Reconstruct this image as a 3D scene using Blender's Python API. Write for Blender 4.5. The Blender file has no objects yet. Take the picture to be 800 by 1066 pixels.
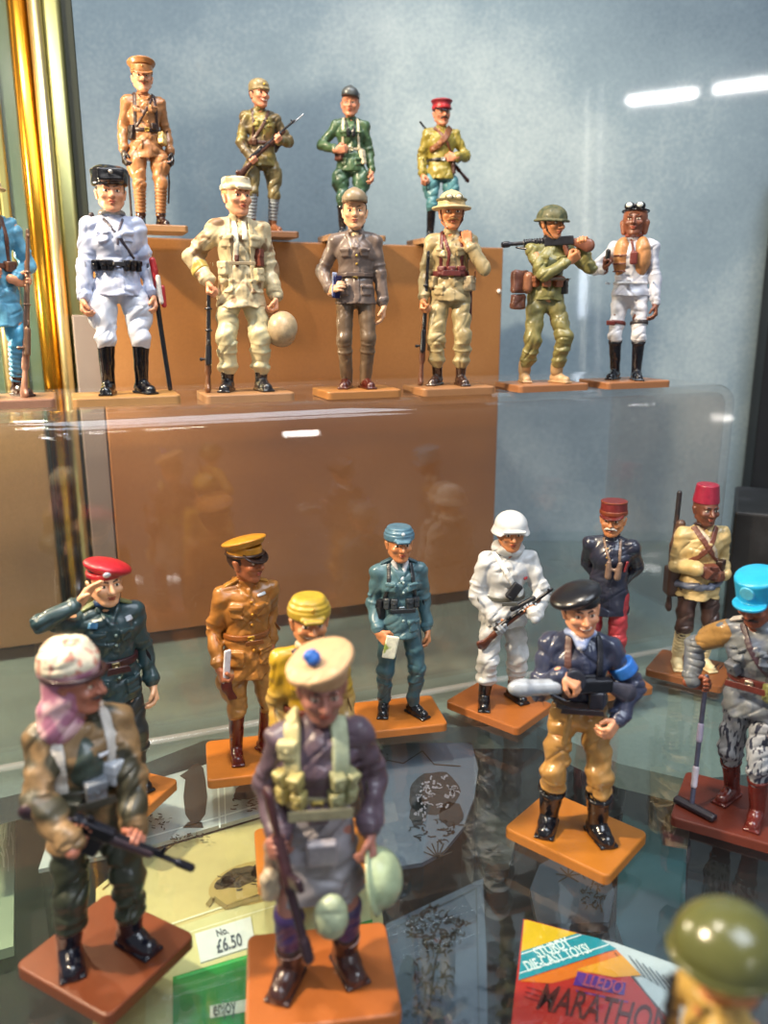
import bpy, bmesh, math, random
import numpy as np
from mathutils import Vector, Matrix
random.seed(7); np.random.seed(7)
SC = bpy.context.scene
COL = SC.collection
MM = 0.001
FLOOR = 172.0            # millimetres from the cabinet floor up to the eye of the camera
PI = math.pi

def W(x, y, z):
    """a point in millimetres, measured from the eye, in metres above the cabinet floor"""
    return Vector((x * MM, y * MM, (z + FLOOR) * MM))

# ------------------------------------------------------------------ camera, sky, lamps, exposure
YAW, PITCH = math.radians(21), math.radians(13.94)
cam_d = bpy.data.cameras.new('camera'); cam = bpy.data.objects.new('camera', cam_d); COL.objects.link(cam)
cam.location = W(0, 0, 0); cam.rotation_euler = (PI / 2 - PITCH, 0, -YAW)
cam_d.sensor_fit = 'VERTICAL'; cam_d.sensor_height = 36; cam_d.lens = 850 / 1066 * 36
cam_d.clip_start = .005; cam_d.clip_end = 20
cam_d.dof.use_dof = True; cam_d.dof.focus_distance = .235; cam_d.dof.aperture_fstop = 15
SC.camera = cam
SC.view_settings.view_transform = 'Standard'; SC.view_settings.look = 'None'
SC.view_settings.gamma = 1; SC.view_settings.exposure = 0; SC.view_settings.use_curve_mapping = False
wd = bpy.data.worlds.new('shop'); SC.world = wd; wd.use_nodes = True
wd.node_tree.nodes['Background'].inputs[0].default_value = (.62, .64, .68, 1)
wd.node_tree.nodes['Background'].inputs[1].default_value = .38
def lamp(name, kind, loc, aim, energy, col, size=.03, angle=60, blend=.6):
    l = bpy.data.lights.new(name, kind); o = bpy.data.objects.new(name, l); COL.objects.link(o)
    o.location = W(*loc); d = W(*aim) - W(*loc); o.rotation_euler = d.to_track_quat('-Z', 'Y').to_euler()
    l.energy = energy; l.color = col
    if kind == 'SPOT': l.spot_size = math.radians(angle); l.spot_blend = blend; l.shadow_soft_size = size
    elif kind == 'AREA': l.size = size
    else: l.shadow_soft_size = size
    return o
# the warm halogen spot of the cabinet, high on the left
lamp('warm_spot', 'SPOT', (-215, 175, 240), (90, 235, -50), 12.5, (1., .79, .54), .012, 85)
lamp('warm_spot', 'SPOT', (-30, 170, 430), (60, 330, 10), 7, (1., .9, .76), .012, 85)  # second spot, added to brighten the upper left wall and the box
lamp('post_glare_fill', 'POINT', (-72, 285, 12), (0, 0, 0), 1.1, (1., .86, .6), .006)  # unseen point light added to put a warm glare on the post
# daylight from the shop window high behind the photographer
lamp('window_light', 'AREA', (250, -350, 1000), (120, 240, -40), 11, (.8, .89, 1.), .6)


# ------------------------------------------------------------------ materials
_mats = {}
def hexc(c):
    if isinstance(c, str):
        c = c.lstrip('#'); v = [int(c[i:i+2], 16) / 255 for i in (0, 2, 4)]
        return tuple(((x / 12.92) if x <= .04045 else ((x + .055) / 1.055) ** 2.4) for x in v)
    return c
def new_mat(name):
    m = bpy.data.materials.new(name); m.use_nodes = True
    nt = m.node_tree; b = nt.nodes['Principled BSDF']
    return m, nt, b
def paint(col, rough=.38, coat=.25, var=.24, scale=520, metal=0., bump=.15, col2=None, mix=(.45, .6), scale2=None, stretch=None):
    """hand-painted metal: slight mottling, optional second colour in patches"""
    key = (col, rough, coat, var, scale, metal, bump, col2, mix, scale2, stretch)
    if key in _mats: return _mats[key]
    m, nt, b = new_mat('paint')
    N, Lk = nt.nodes, nt.links
    tc = N.new('ShaderNodeTexCoord')
    no = N.new('ShaderNodeTexNoise'); no.inputs['Scale'].default_value = scale; no.inputs['Detail'].default_value = 5; no.inputs['Roughness'].default_value = .65
    Lk.new(tc.outputs['Object'], no.inputs['Vector'])
    c = hexc(col)
    r = N.new('ShaderNodeValToRGB')
    r.color_ramp.elements[0].position = .3; r.color_ramp.elements[1].position = .7
    r.color_ramp.elements[0].color = tuple(x * (1 - var) for x in c) + (1,)
    r.color_ramp.elements[1].color = tuple(min(1, x * (1 + var)) for x in c) + (1,)
    Lk.new(no.outputs['Fac'], r.inputs['Fac'])
    out = r.outputs['Color']
    if col2:
        n2 = N.new('ShaderNodeTexNoise'); n2.inputs['Scale'].default_value = scale2 or scale * .8; n2.inputs['Detail'].default_value = 1.5
        if stretch:
            mp = N.new('ShaderNodeMapping'); mp.inputs['Scale'].default_value = stretch
            Lk.new(tc.outputs['Object'], mp.inputs['Vector']); Lk.new(mp.outputs['Vector'], n2.inputs['Vector'])
        else:
            Lk.new(tc.outputs['Object'], n2.inputs['Vector'])
        r2 = N.new('ShaderNodeValToRGB'); r2.color_ramp.elements[0].position = mix[0]; r2.color_ramp.elements[1].position = mix[1]
        Lk.new(n2.outputs['Fac'], r2.inputs['Fac'])
        mx = N.new('ShaderNodeMixRGB'); mx.inputs[2].default_value = hexc(col2) + (1,)
        Lk.new(r2.outputs['Color'], mx.inputs[0]); Lk.new(out, mx.inputs[1]); out = mx.outputs[0]
    Lk.new(out, b.inputs['Base Color'])
    b.inputs['Roughness'].default_value = rough; b.inputs['Metallic'].default_value = metal
    b.inputs['Coat Weight'].default_value = coat; b.inputs['Coat Roughness'].default_value = .22
    if bump:
        bp = N.new('ShaderNodeBump'); bp.inputs['Strength'].default_value = bump; bp.inputs['Distance'].default_value = .0003
        nb = N.new('ShaderNodeTexNoise'); nb.inputs['Scale'].default_value = 900; Lk.new(tc.outputs['Object'], nb.inputs['Vector'])
        Lk.new(nb.outputs['Fac'], bp.inputs['Height']); Lk.new(bp.outputs['Normal'], b.inputs['Normal'])
    _mats[key] = m
    return m
def plain(col, rough=.5, metal=0., coat=0., spec=.5, key=None):
    return paint(col, rough, coat, .04, 300, metal, 0)

# ------------------------------------------------------------------ objects
def link(o, parent=None):
    COL.objects.link(o)
    if parent is not None: o.parent = parent
    return o
def tag(o, label=None, cat=None, group=None, kind=None):
    if label: o['label'] = label
    if cat: o['category'] = cat
    if group: o['group'] = group
    if kind: o['kind'] = kind
    return o
def mesh_obj(name, v, f, mats, parent=None, smooth=True, midx=None, scale=MM):
    me = bpy.data.meshes.new(name)
    v = np.asarray(v, dtype=np.float32) * scale
    if isinstance(f, np.ndarray) and f.ndim == 2:
        n = len(f); k = f.shape[1]
        me.vertices.add(len(v)); me.vertices.foreach_set('co', v.ravel())
        me.loops.add(n * k); me.loops.foreach_set('vertex_index', f.astype(np.int32).ravel())
        me.polygons.add(n)
        me.polygons.foreach_set('loop_start', (np.arange(n) * k).astype(np.int32))
        try: me.polygons.foreach_set('loop_total', np.full(n, k, dtype=np.int32))
        except Exception: pass
        me.update(calc_edges=True)
    else:
        me.from_pydata([tuple(map(float, p)) for p in v], [], [tuple(int(i) for i in q) for q in f])
    if smooth is not None:
        me.polygons.foreach_set('use_smooth', np.full(len(me.polygons), bool(smooth)))
    for m in (mats if isinstance(mats, (list, tuple)) else [mats]): me.materials.append(m)
    if midx is not None: me.polygons.foreach_set('material_index', np.asarray(midx, dtype=np.int32))
    me.update()
    return link(bpy.data.objects.new(name, me), parent)
def bm_obj(name, bm, mats, parent=None, smooth=False, scale=MM):
    for v in bm.verts: v.co *= scale
    bmesh.ops.recalc_face_normals(bm, faces=bm.faces)
    me = bpy.data.meshes.new(name); bm.to_mesh(me); bm.free()
    if smooth: me.polygons.foreach_set('use_smooth', np.full(len(me.polygons), True))
    for m in (mats if isinstance(mats, (list, tuple)) else [mats]): me.materials.append(m)
    return link(bpy.data.objects.new(name, me), parent)
def empty(name, loc=(0, 0, 0), rz=0):
    o = bpy.data.objects.new(name, None); COL.objects.link(o)
    o.empty_display_size = .005; o.location = loc; o.rotation_euler = (0, 0, rz)
    return o
def bevel_box(sx, sy, sz, r=1.0, seg=3, c=(0, 0, 0), vert_only=False):
    bm = bmesh.new(); bmesh.ops.create_cube(bm, size=1)
    for v in bm.verts: v.co = Vector((v.co.x * sx + c[0], v.co.y * sy + c[1], v.co.z * sz + c[2]))
    if r:
        es = [e for e in bm.edges if (not vert_only) or abs(e.verts[0].co.z - e.verts[1].co.z) > sz * .5]
        bmesh.ops.bevel(bm, geom=es, offset=r, segments=seg, profile=.5, affect='EDGES')
    return bm

# ------------------------------------------------------------------ signed distance sculpting
def nrm(v):
    v = np.asarray(v, float); n = np.linalg.norm(v)
    return v / n if n > 1e-9 else np.array([0, 0, 1.])
def rotm(ax, deg):
    return np.array(Matrix.Rotation(math.radians(deg), 3, ax))
def frame(z, yhint=(0, 1, 0)):
    """rotation whose third column is z and whose second is as near yhint as can be"""
    z = nrm(z); y = np.asarray(yhint, float); y = y - z * (y @ z)
    if np.linalg.norm(y) < 1e-4: y = np.array([1., 0, 0]) - z * z[0]
    y = nrm(y); x = np.cross(y, z)
    return np.stack([x, y, z], 1)
class SDF:
    def __init__(s):
        s.ops = []; s.R = np.eye(3); s.t = np.zeros(3)
    def at(s, t=(0, 0, 0), R=None):
        s.t = np.asarray(t, float); s.R = np.eye(3) if R is None else np.asarray(R, float); return s
    def add(s, fn, lo, hi, k, neg):
        lo = np.asarray(lo, float); hi = np.asarray(hi, float)
        cs = np.array([[(lo, hi)[(i >> j) & 1][j] for j in range(3)] for i in range(8)]) @ s.R.T + s.t
        sc = np.linalg.norm(s.R[:, 0])
        if abs(sc - 1) > 1e-3:
            f0 = fn; fn = lambda X, Y, Z: f0(X / sc ** 2, Y / sc ** 2, Z / sc ** 2) * sc
        s.ops.append((fn, s.R.copy(), s.t.copy(), cs.min(0), cs.max(0), k, neg)); return s
    def cap(s, a, b, ra, rb=None, k=.6, sy=1., sx=1., neg=False):
        rb = ra if rb is None else rb
        a = np.asarray(a, float); b = np.asarray(b, float)
        S = np.array([sx, sy, 1.]); ab = (b - a) / S; L2 = max(ab @ ab, 1e-9); ms = min(1, sy, sx)
        def fn(X, Y, Z):
            x = (X - a[0]) / sx; y = (Y - a[1]) / sy; z = Z - a[2]
            h = np.clip((x * ab[0] + y * ab[1] + z * ab[2]) / L2, 0, 1)
            return (np.sqrt((x - h * ab[0]) ** 2 + (y - h * ab[1]) ** 2 + (z - h * ab[2]) ** 2) - (ra + (rb - ra) * h)) * ms
        r = max(ra, rb); m = r * np.maximum(S, 1)
        return s.add(fn, np.minimum(a, b) - m, np.maximum(a, b) + m, k, neg)
    def ell(s, c, r, k=.6, neg=False):
        c = np.asarray(c, float); r = np.asarray(r if np.ndim(r) else (r, r, r), float)
        def fn(X, Y, Z):
            x = (X - c[0]) / r[0]; y = (Y - c[1]) / r[1]; z = (Z - c[2]) / r[2]
            k0 = np.sqrt(x * x + y * y + z * z); k1 = np.sqrt((x / r[0]) ** 2 + (y / r[1]) ** 2 + (z / r[2]) ** 2)
            return k0 * (k0 - 1) / np.maximum(k1, 1e-6)
        return s.add(fn, c - r, c + r, k, neg)
    def box(s, c, h, rd=.3, k=.3, neg=False):
        c = np.asarray(c, float); h = np.asarray(h, float); q = np.maximum(h - rd, .01)
        def fn(X, Y, Z):
            x = np.abs(X - c[0]) - q[0]; y = np.abs(Y - c[1]) - q[1]; z = np.abs(Z - c[2]) - q[2]
            return np.sqrt(np.maximum(x, 0) ** 2 + np.maximum(y, 0) ** 2 + np.maximum(z, 0) ** 2) + np.minimum(np.maximum(x, np.maximum(y, z)), 0) - rd
        return s.add(fn, c - h, c + h, k, neg)
    def tor(s, c, R0, r, k=.3, neg=False, sy=1., arc=None):
        """ring in the local xy plane"""
        c = np.asarray(c, float)
        def fn(X, Y, Z):
            q = np.sqrt((X - c[0]) ** 2 + ((Y - c[1]) / sy) ** 2) - R0
            return (np.sqrt(q * q + (Z - c[2]) ** 2) - r) * min(1, sy)
        m = np.array([R0 + r, (R0 + r) * max(sy, .1), r])
        return s.add(fn, c - m, c + m, k, neg)
    def cyl(s, c, r, h, rd=.2, k=.3, neg=False, r2=None, sy=1.):
        """cylinder or cone along local z, half height h"""
        c = np.asarray(c, float); r2 = r if r2 is None else r2
        def fn(X, Y, Z):
            z = Z - c[2]; rr = r + (r2 - r) * np.clip((z + h) / (2 * h), 0, 1)
            x = (np.sqrt((X - c[0]) ** 2 + ((Y - c[1]) / sy) ** 2) - rr) * min(1, sy) + rd; y = np.abs(z) - h + rd
            return np.sqrt(np.maximum(x, 0) ** 2 + np.maximum(y, 0) ** 2) + np.minimum(np.maximum(x, y), 0) - rd
        m = np.array([max(r, r2), max(r, r2) * sy, h]); return s.add(fn, c - m, c + m, k, neg)
    def path(s, pts, r, k=.3, r2=None):
        n = len(pts) - 1
        for i in range(n):
            ra = r if r2 is None else r + (r2 - r) * i / n; rb = r if r2 is None else r + (r2 - r) * (i + 1) / n
            s.cap(pts[i], pts[i + 1], ra, rb, k=k)
        return s
    def bounds(s):
        P = [o for o in s.ops if not o[6]]
        return np.min([o[3] for o in P], 0), np.max([o[4] for o in P], 0)
    def grid(s, ax):
        D = np.full((len(ax[0]), len(ax[1]), len(ax[2])), 9., np.float32)
        st = [np.max(np.diff(a)) if len(a) > 1 else 1 for a in ax]
        for fn, R, t, lo, hi, k, neg in s.ops:
            mg = k + 2.2 * max(st)
            sl = []
            for i in range(3):
                a = np.searchsorted(ax[i], lo[i] - mg); b = np.searchsorted(ax[i], hi[i] + mg)
                sl.append(slice(a, b))
            if any(q.stop <= q.start for q in sl): continue
            x = (ax[0][sl[0]] - t[0])[:, None, None]; y = (ax[1][sl[1]] - t[1])[None, :, None]; z = (ax[2][sl[2]] - t[2])[None, None, :]
            d = fn(R[0, 0] * x + R[1, 0] * y + R[2, 0] * z, R[0, 1] * x + R[1, 1] * y + R[2, 1] * z, R[0, 2] * x + R[1, 2] * y + R[2, 2] * z)
            o = D[tuple(sl)]
            D[tuple(sl)] = comb(o, d, k, neg)
        return D
    def pts(s, P):
        P = np.atleast_2d(np.asarray(P, float)); D = np.full(len(P), 99.)
        for fn, R, t, lo, hi, k, neg in s.ops:
            q = (P - t) @ R
            D = comb(D, fn(q[:, 0], q[:, 1], q[:, 2]), k, neg)
        return D
    def copy(s):
        n = SDF(); n.ops = list(s.ops); return n
def comb(o, d, k, neg):
    if neg:
        d = -d; h = np.maximum(k - np.abs(o - d), 0) / max(k, 1e-6) if k > 0 else 0
        return np.maximum(o, d) + h * h * k * .25
    h = np.maximum(k - np.abs(o - d), 0) / max(k, 1e-6) if k > 0 else 0
    return np.minimum(o, d) - h * h * k * .25
def nets(D, ax):
    S = D < 0
    nx, ny, nz = D.shape
    cnt = np.zeros((nx - 1, ny - 1, nz - 1), np.uint8)
    for a in (0, 1):
        for b in (0, 1):
            for c in (0, 1): cnt += S[a:nx - 1 + a, b:ny - 1 + b, c:nz - 1 + c]
    ci, cj, ck = np.nonzero((cnt > 0) & (cnt < 8))
    n = len(ci)
    if n == 0: return np.zeros((0, 3)), np.zeros((0, 4), int)
    vid = np.full(cnt.shape, -1, np.int32); vid[ci, cj, ck] = np.arange(n)
    acc = np.zeros((n, 3)); w = np.zeros(n)
    cor = [(a, b, c) for a in (0, 1) for b in (0, 1) for c in (0, 1)]
    for p in cor:
        for a in range(3):
            if p[a]: continue
            q = list(p); q[a] = 1
            d0 = D[ci + p[0], cj + p[1], ck + p[2]]; d1 = D[ci + q[0], cj + q[1], ck + q[2]]
            m = (d0 < 0) != (d1 < 0); t = np.where(m, d0 / np.where(m, d0 - d1, 1), 0)
            e = np.stack([np.full(n, float(p[i])) for i in range(3)], 1); e[:, a] = t
            acc += e * m[:, None]; w += m
    o = acc / w[:, None]
    V = np.stack([ax[i][c] + o[:, i] * (ax[i][c + 1] - ax[i][c]) for i, c in enumerate((ci, cj, ck))], 1)
    F = []
    for a in range(3):
        b, c = (a + 1) % 3, (a + 2) % 3
        s0 = [slice(None)] * 3; s1 = [slice(None)] * 3
        s0[a] = slice(0, -1); s1[a] = slice(1, None)
        A = S[tuple(s0)]; B = S[tuple(s1)]
        for flip, M in ((0, A & ~B), (1, ~A & B)):
            I = np.array(np.nonzero(M))
            ok = (I[b] > 0) & (I[c] > 0) & (I[b] < D.shape[b] - 1) & (I[c] < D.shape[c] - 1); I = I[:, ok]
            qs = []
            for db, dc in ((-1, -1), (0, -1), (0, 0), (-1, 0)):
                J = I.copy(); J[b] += db; J[c] += dc; qs.append(vid[J[0], J[1], J[2]])
            q = np.stack(qs, 1)
            F.append(q[:, ::-1] if flip else q)
    F = np.concatenate(F)
    F = F[(F >= 0).all(1)]
    return V, F
def axes(lo, hi, h, fine=None):
    out = []
    for i in range(3):
        a, b = lo[i] - 2.5 * h, hi[i] + 2.5 * h
        if fine is not None and fine[i] is not None:
            l, u, hf = fine[i]; l = max(l, a); u = min(u, b)
            out.append(np.concatenate([np.arange(a, l - h * .4, h), np.arange(l, u, hf), np.arange(u, b + h, h)]))
        else: out.append(np.arange(a, b + h, h))
    return out
def wrinkle(ax, amp, seed=0, f=1.):
    x = ax[0][:, None, None]; y = ax[1][None, :, None]; z = ax[2][None, None, :]
    a = x * .55 + y * .3 + seed; b = z * .62 + seed * 2.1
    w = np.sin((.9 * z + .45 * x + 1.3 * np.sin(.33 * x + seed) + .5 * y) * f) * np.sin((.37 * x - .28 * z + seed + .3 * y) * f)
    w = w + .6 * np.sin((1.25 * z - .8 * x + 1.2 * np.sin(.4 * z + seed) + seed) * f) * np.sin((.45 * z + .3 * y + seed * 3) * f)
    ph = (.62 * z + .5 * x * np.sin(.21 * z + seed) + .35 * y + 1.1 * np.sin(.31 * x + seed * 1.7)) * f
    w = w + 1.3 * np.exp(-(np.sin(ph) / .38) ** 2) * np.clip(.3 + np.sin(.55 * x + .2 * z + seed), 0, 1)
    ph = (.5 * z - .75 * x + .3 * y + np.sin(.4 * z + seed * .7)) * f
    w = w + 1.1 * np.exp(-(np.sin(ph) / .36) ** 2) * np.clip(.1 + np.sin(.42 * z - .3 * x + seed * 2.3), 0, 1)
    return amp * w
def sculpt(name, s, mat, parent, h=.35, amp=0, seed=0, fine=None, scale=MM, clip=None, extra=None, post=None, wf=1.):
    lo, hi = s.bounds(); ax = axes(lo, hi, h, fine)
    D = s.grid(ax)
    if amp: D = D + wrinkle(ax, amp, seed, wf).astype(np.float32)
    if clip is not None: D = clip(D, ax)
    V, F = nets(D, ax)
    if post is not None: V = post(V)
    mats = [mat] if not isinstance(mat, (list, tuple)) else list(mat); mi = None
    if extra:
        mi = np.zeros(len(F), int); Vs = [V]; Fs = [F]; n = len(V)
        for ev, ef, em in extra:
            Vs.append(ev); Fs.append(np.asarray(ef) + n); n += len(ev); mats.append(em)
            mi = np.concatenate([mi, np.full(len(ef), len(mats) - 1)])
        V = np.concatenate(Vs); F = np.concatenate(Fs)
    if len(F) == 0: return None
    return mesh_obj(name, V, F, mats, parent, True, mi, scale)
def ball(c, r, nu=10, nv=8, squash=None):
    """quad sphere-like ball (verts, quads)"""
    r = np.asarray(r if np.ndim(r) else (r, r, r), float); vs = []; fs = []
    for j in range(nv + 1):
        th = .08 + (PI - .16) * j / nv
        for i in range(nu):
            a = 2 * PI * i / nu
            vs.append((c[0] + r[0] * math.sin(th) * math.cos(a), c[1] + r[1] * math.sin(th) * math.sin(a), c[2] + r[2] * math.cos(th)))
    for j in range(nv):
        for i in range(nu): fs.append((j * nu + i, (j + 1) * nu + i, (j + 1) * nu + (i + 1) % nu, j * nu + (i + 1) % nu))
    n = len(vs); vs += [(c[0], c[1], c[2] + r[2]), (c[0], c[1], c[2] - r[2])]
    for i in range(0, nu, 2):
        fs.append((n, i, (i + 1) % nu, (i + 2) % nu)); fs.append((n + 1, nv * nu + (i + 2) % nu, nv * nu + (i + 1) % nu, nv * nu + i))
    return np.array(vs), np.array(fs)

# ------------------------------------------------------------------ toy soldiers
SKIN = dict(fair='#dc9a74', tan='#c98456', red='#d08a6a', brown='#6d4030', pale='#e3ae86')
def ik(a, b, l1, l2, pole):
    a = np.asarray(a, float); b = np.asarray(b, float); d = b - a; L = np.linalg.norm(d)
    if L > (l1 + l2) * .995:
        b = a + d / L * (l1 + l2) * .995; d = b - a; L = np.linalg.norm(d)
    u = d / L; c = (l1 * l1 - l2 * l2 + L * L) / (2 * L); h = math.sqrt(max(l1 * l1 - c * c, 0))
    p = np.asarray(pole, float); p = p - u * (p @ u); p = nrm(p)
    return a + u * c + p * h, b
def on(A, B, t, n, dh, pole=(0, 0, -1), curl=.85, off=1.5, fw=3.):
    """a hand closed round the line A-B at t, palm turned along n, fingers leading along dh"""
    A = np.array(A, float); B = np.array(B, float); g = nrm(B - A); n = np.array(n, float); n = nrm(n - g * (g @ n)); d = np.cross(n, g)
    if d @ np.array(dh, float) < 0: d = -d
    return dict(w=A + (B - A) * t - n * off - d * fw, d=d, n=n, curl=curl, pole=pole)
def H(w, d=None, n=None, curl=.45, pole=None):
    q = dict(w=w, curl=curl)
    if d: q['d'] = d
    if n: q['n'] = n
    if pole: q['pole'] = pole
    return q
class Fig:
    """pose is given in millimetres for a soldier 60 tall who faces -y; side a is at -x, side b at +x"""
    def __init__(s, label, loc, rz, h=.38, size=1., skin='fair', feet=((-4, 0, -14), (4, 0, 14)), hands=None, head=(0, 0, 0),
                 lean=(0, 0), twist=0, hips=0, drop=0, group=None, base=(27, 21, 0, 0, 0), basecol='#b5642c', fat=1., hfine=None, poles=None, kneel=None):
        rz = -math.degrees(math.atan2(loc[0], loc[1])) + rz
        s.h = h; s.sz = size; s.mm = MM * size; s.fat = fat; s.hf = hfine or h * .62
        s.root = empty('toy_soldier', W(*loc) - Vector((0, 0, 2.5 * s.mm)), math.radians(rz))
        tag(s.root, label, 'toy soldier', group)
        s.seed = (abs(hash(label[:1])) * 0 + sum(map(ord, label))) % 97 * .37
        s.skin = SKIN.get(skin, skin)
        Rt = rotm('Z', twist)
        P = np.array([hips, 0, 30.5 - drop]); C = np.array([hips * .5 + lean[0] * .6, lean[1] * .6, 43. - drop]); Nk = np.array([lean[0], .5 + lean[1], 50.3 - drop])
        s.P, s.C, s.N, s.Rt, s.drop = P, C, Nk, Rt, drop
        s.S = [C + np.array([lean[0] * .3, lean[1] * .3, 4.9]) + Rt @ np.array([x * 6.35 * fat ** .5, .4, -.6]) for x in (-1, 1)]
        s.Hd = Nk + np.array([lean[0] * .25, -.8 + lean[1] * .25, 5.7])
        s.HR = 1.14 * rotm('Z', head[0]) @ rotm('X', head[1]) @ rotm('Y', head[2])
        hands = hands or [None, None]; s.arm = []
        for i, x in enumerate((-1, 1)):
            hd = hands[i] or {}
            w = np.array(hd.get('w', (x * 9.0, -1.2, 27.5)), float) - np.array([0, 0, drop])
            e, w = ik(s.S[i], w, 11., 9.6, hd.get('pole', (x * .22, 1, -.2)))
            fd = nrm(w - e); d = nrm(hd.get('d', fd)); n = np.array(hd.get('n', (-x, 0, 0)), float)
            s.arm.append((s.S[i], e, w, d, n, hd.get('curl', .45), x))
        s.leg = []
        for i, x in enumerate((-1, 1)):
            fx, fy, yaw = feet[i][:3]; hp = P + np.array([x * 3.3, 0, -.3]); an = np.array([fx, fy + 1., 3.2 + (feet[i][3] if len(feet[i]) > 3 else 0)])
            yr = math.radians(yaw)
            kn, an = ik(hp, an, 14.2, 13.6, (poles[i] if poles else (math.sin(yr) * .8, -1, 0)))
            s.leg.append((hp, kn, an, yaw, fx, fy, feet[i][3] if len(feet[i]) > 3 else 0))
        # stand
        bw, bd, bx, by, brz = base
        bm = bevel_box(bw, bd, 2.5, 0, c=(0, 0, 1.25))
        ve = [e for e in bm.edges if abs(e.verts[0].co.z - e.verts[1].co.z) > 1]
        bmesh.ops.bevel(bm, geom=ve, offset=1.6, segments=5, profile=.5, affect='EDGES')
        te = [e for e in bm.edges if e.verts[0].co.z > 2.4 and e.verts[1].co.z > 2.4]
        bmesh.ops.bevel(bm, geom=te, offset=.45, segments=2, profile=.5, affect='EDGES')
        M = Matrix.Translation((bx, by, 0)) @ Matrix.Rotation(math.radians(brz - rz), 4, 'Z')
        bmesh.ops.transform(bm, matrix=M, verts=bm.verts)
        o = bm_obj('base', bm, paint(tuple(x * q for x, q in zip(hexc(basecol), (.72, .84, .78))), .42, .2, .07, 260, bump=.1), s.root, False, s.mm)
        s.tor = s._torso(0)
    # everything above the stand is shifted up by its thickness
    def put(s, name, sd, mat, parent=None, h=None, amp=0, **k):
        up = lambda V: V + np.array([0, 0, 2.5])
        if k.get('extra'): k['extra'] = [(ev + np.array([0, 0, 2.5]), ef, em) for ev, ef, em in k['extra']]
        return sculpt(name, sd, mat, parent or s.root, h or s.h, amp, s.seed, scale=s.mm, post=up, **k)
    def _torso(s, t):
        d = SDF(); f = s.fat; P, C = s.P, s.C
        d.ell(P + [0, .3, .3], (4.9 * f + t, 3.5 * f + t, 4.2 + t), k=1.)
        d.cap(P + [0, 0, 1], P * .45 + C * .55, 4.7 * f + t, 5.0 * f + t, k=1.5, sy=.7)
        d.ell(C + [0, -.25, .3], (5.7 * f + t, 4.1 * f + t, 5.3 + t), k=1.5)
        d.cap(s.S[0] + [0, 0, -.3], s.S[1] + [0, 0, -.3], 1.75 + t, k=1.2)
        for S in s.S: d.cap(S, S * .22 + s.N * .78 + [0, .3, -.9], 1.7 + t, 1.5 + t, k=1.)
        return d
    def surf(s, x, z, side=-1, t=0, sd=None):
        """point and outward frame on the clothed torso at x, z; side -1 front, +1 back, 'l'/'r' flanks"""
        sd = sd or getattr(s, 'cloth', None) or s.tor
        z = z - s.drop
        if side in (-1, 1):
            o = np.array([x, side * 14., z]); d = np.array([0, -side, 0.])
        else:
            sg = -1 if side == 'l' else 1; o = np.array([sg * 16., x, z]); d = np.array([-sg, 0, 0.])
        T = np.linspace(0, 16, 161); D = sd.pts(o + T[:, None] * d)
        i = int(np.argmax(D < 0)) if (D < 0).any() else 160
        if i > 0 and i < 160: tt = T[i - 1] + (T[i] - T[i - 1]) * D[i - 1] / max(D[i - 1] - D[i], 1e-6)
        else: tt = T[i]
        p = o + tt * d; e = .25
        g = np.array([sd.pts([p + np.eye(3)[j] * e])[0] - sd.pts([p - np.eye(3)[j] * e])[0] for j in range(3)]); n = nrm(g)
        R = frame((0, 0, 1), -n); y = -n; zz = nrm(np.array([0, 0, 1.]) - y * y[2]); R = np.stack([np.cross(y, zz), y, zz], 1)
        return p + n * t, R
    def headops(s, d, beard=False):
        R, t = s.HR, s.Hd
        d.at(t, R)
        d.ell((0, .5, 1.), (3.3, 3.9, 3.5), k=.5)
        d.ell((0, -.7, -1.1), (2.7, 3.0, 3.4), k=.8)
        d.ell((0, -2.3, -3.9), (1.35, 1.1, .9), k=.8)
        for x in (-1, 1):
            d.cap((x * 2.2, .2, -2.2), (x * 1.2, -1.9, -3.7), .9, .7, k=.8)
            d.ell((x * 1.75, -2.55, -.95), (1.0, .9, .8), k=.7)
            d.ell((x * 1.3, -3.75, .15), (.85, .75, .5), k=.35, neg=True)
            d.cap((x * 3.15, .3, -1.3), (x * 3.35, .6, .4), .35, .5, k=.25, sy=1.7)
        d.cap((-1.7, -3.1, 1.), (1.7, -3.1, 1.), .42, k=.4)
        d.cap((0, -3.45, .5), (0, -4.35, -1.05), .36, .55, k=.3)
        for x in (-1, 1): d.ell((x * .5, -3.85, -1.2), (.38, .42, .32), k=.2)
        d.ell((0, -3.4, -2.2), (.95, .5, .26), k=.12); d.ell((0, -3.3, -2.75), (.75, .5, .28), k=.12)
        d.at()
        d.cap(t + R @ np.array([0, .6, -3]), s.N + [0, .4, -1.5], 2.0, 2.3, k=.9)
    def handops(s, d, i, big=1.12):
        _, e, w, dr, n, curl, sx = s.arm[i]
        R = frame(dr, n)                     # +z fingers, +y palm side
        # thumb side: +x local should point forward/up for the relaxed hand
        tx = 1 if (R[:, 0] @ np.array([0, -1., .6])) > 0 else -1
        if abs(R[:, 0] @ np.array([0, -1., .6])) < .15: tx = -sx
        th = getattr(s, 'thumb', [None, None])[i]
        if th: tx = th
        g = big; d.at(w, R)
        d.cap((0, 0, -1.), (0, 0, .6), 1.15 * g, 1.05 * g, k=.5, sy=.85)
        d.box((0, .05, 1.9 * g), (1.55 * g, .62 * g, 1.7 * g), .55 * g, k=.5)
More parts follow.
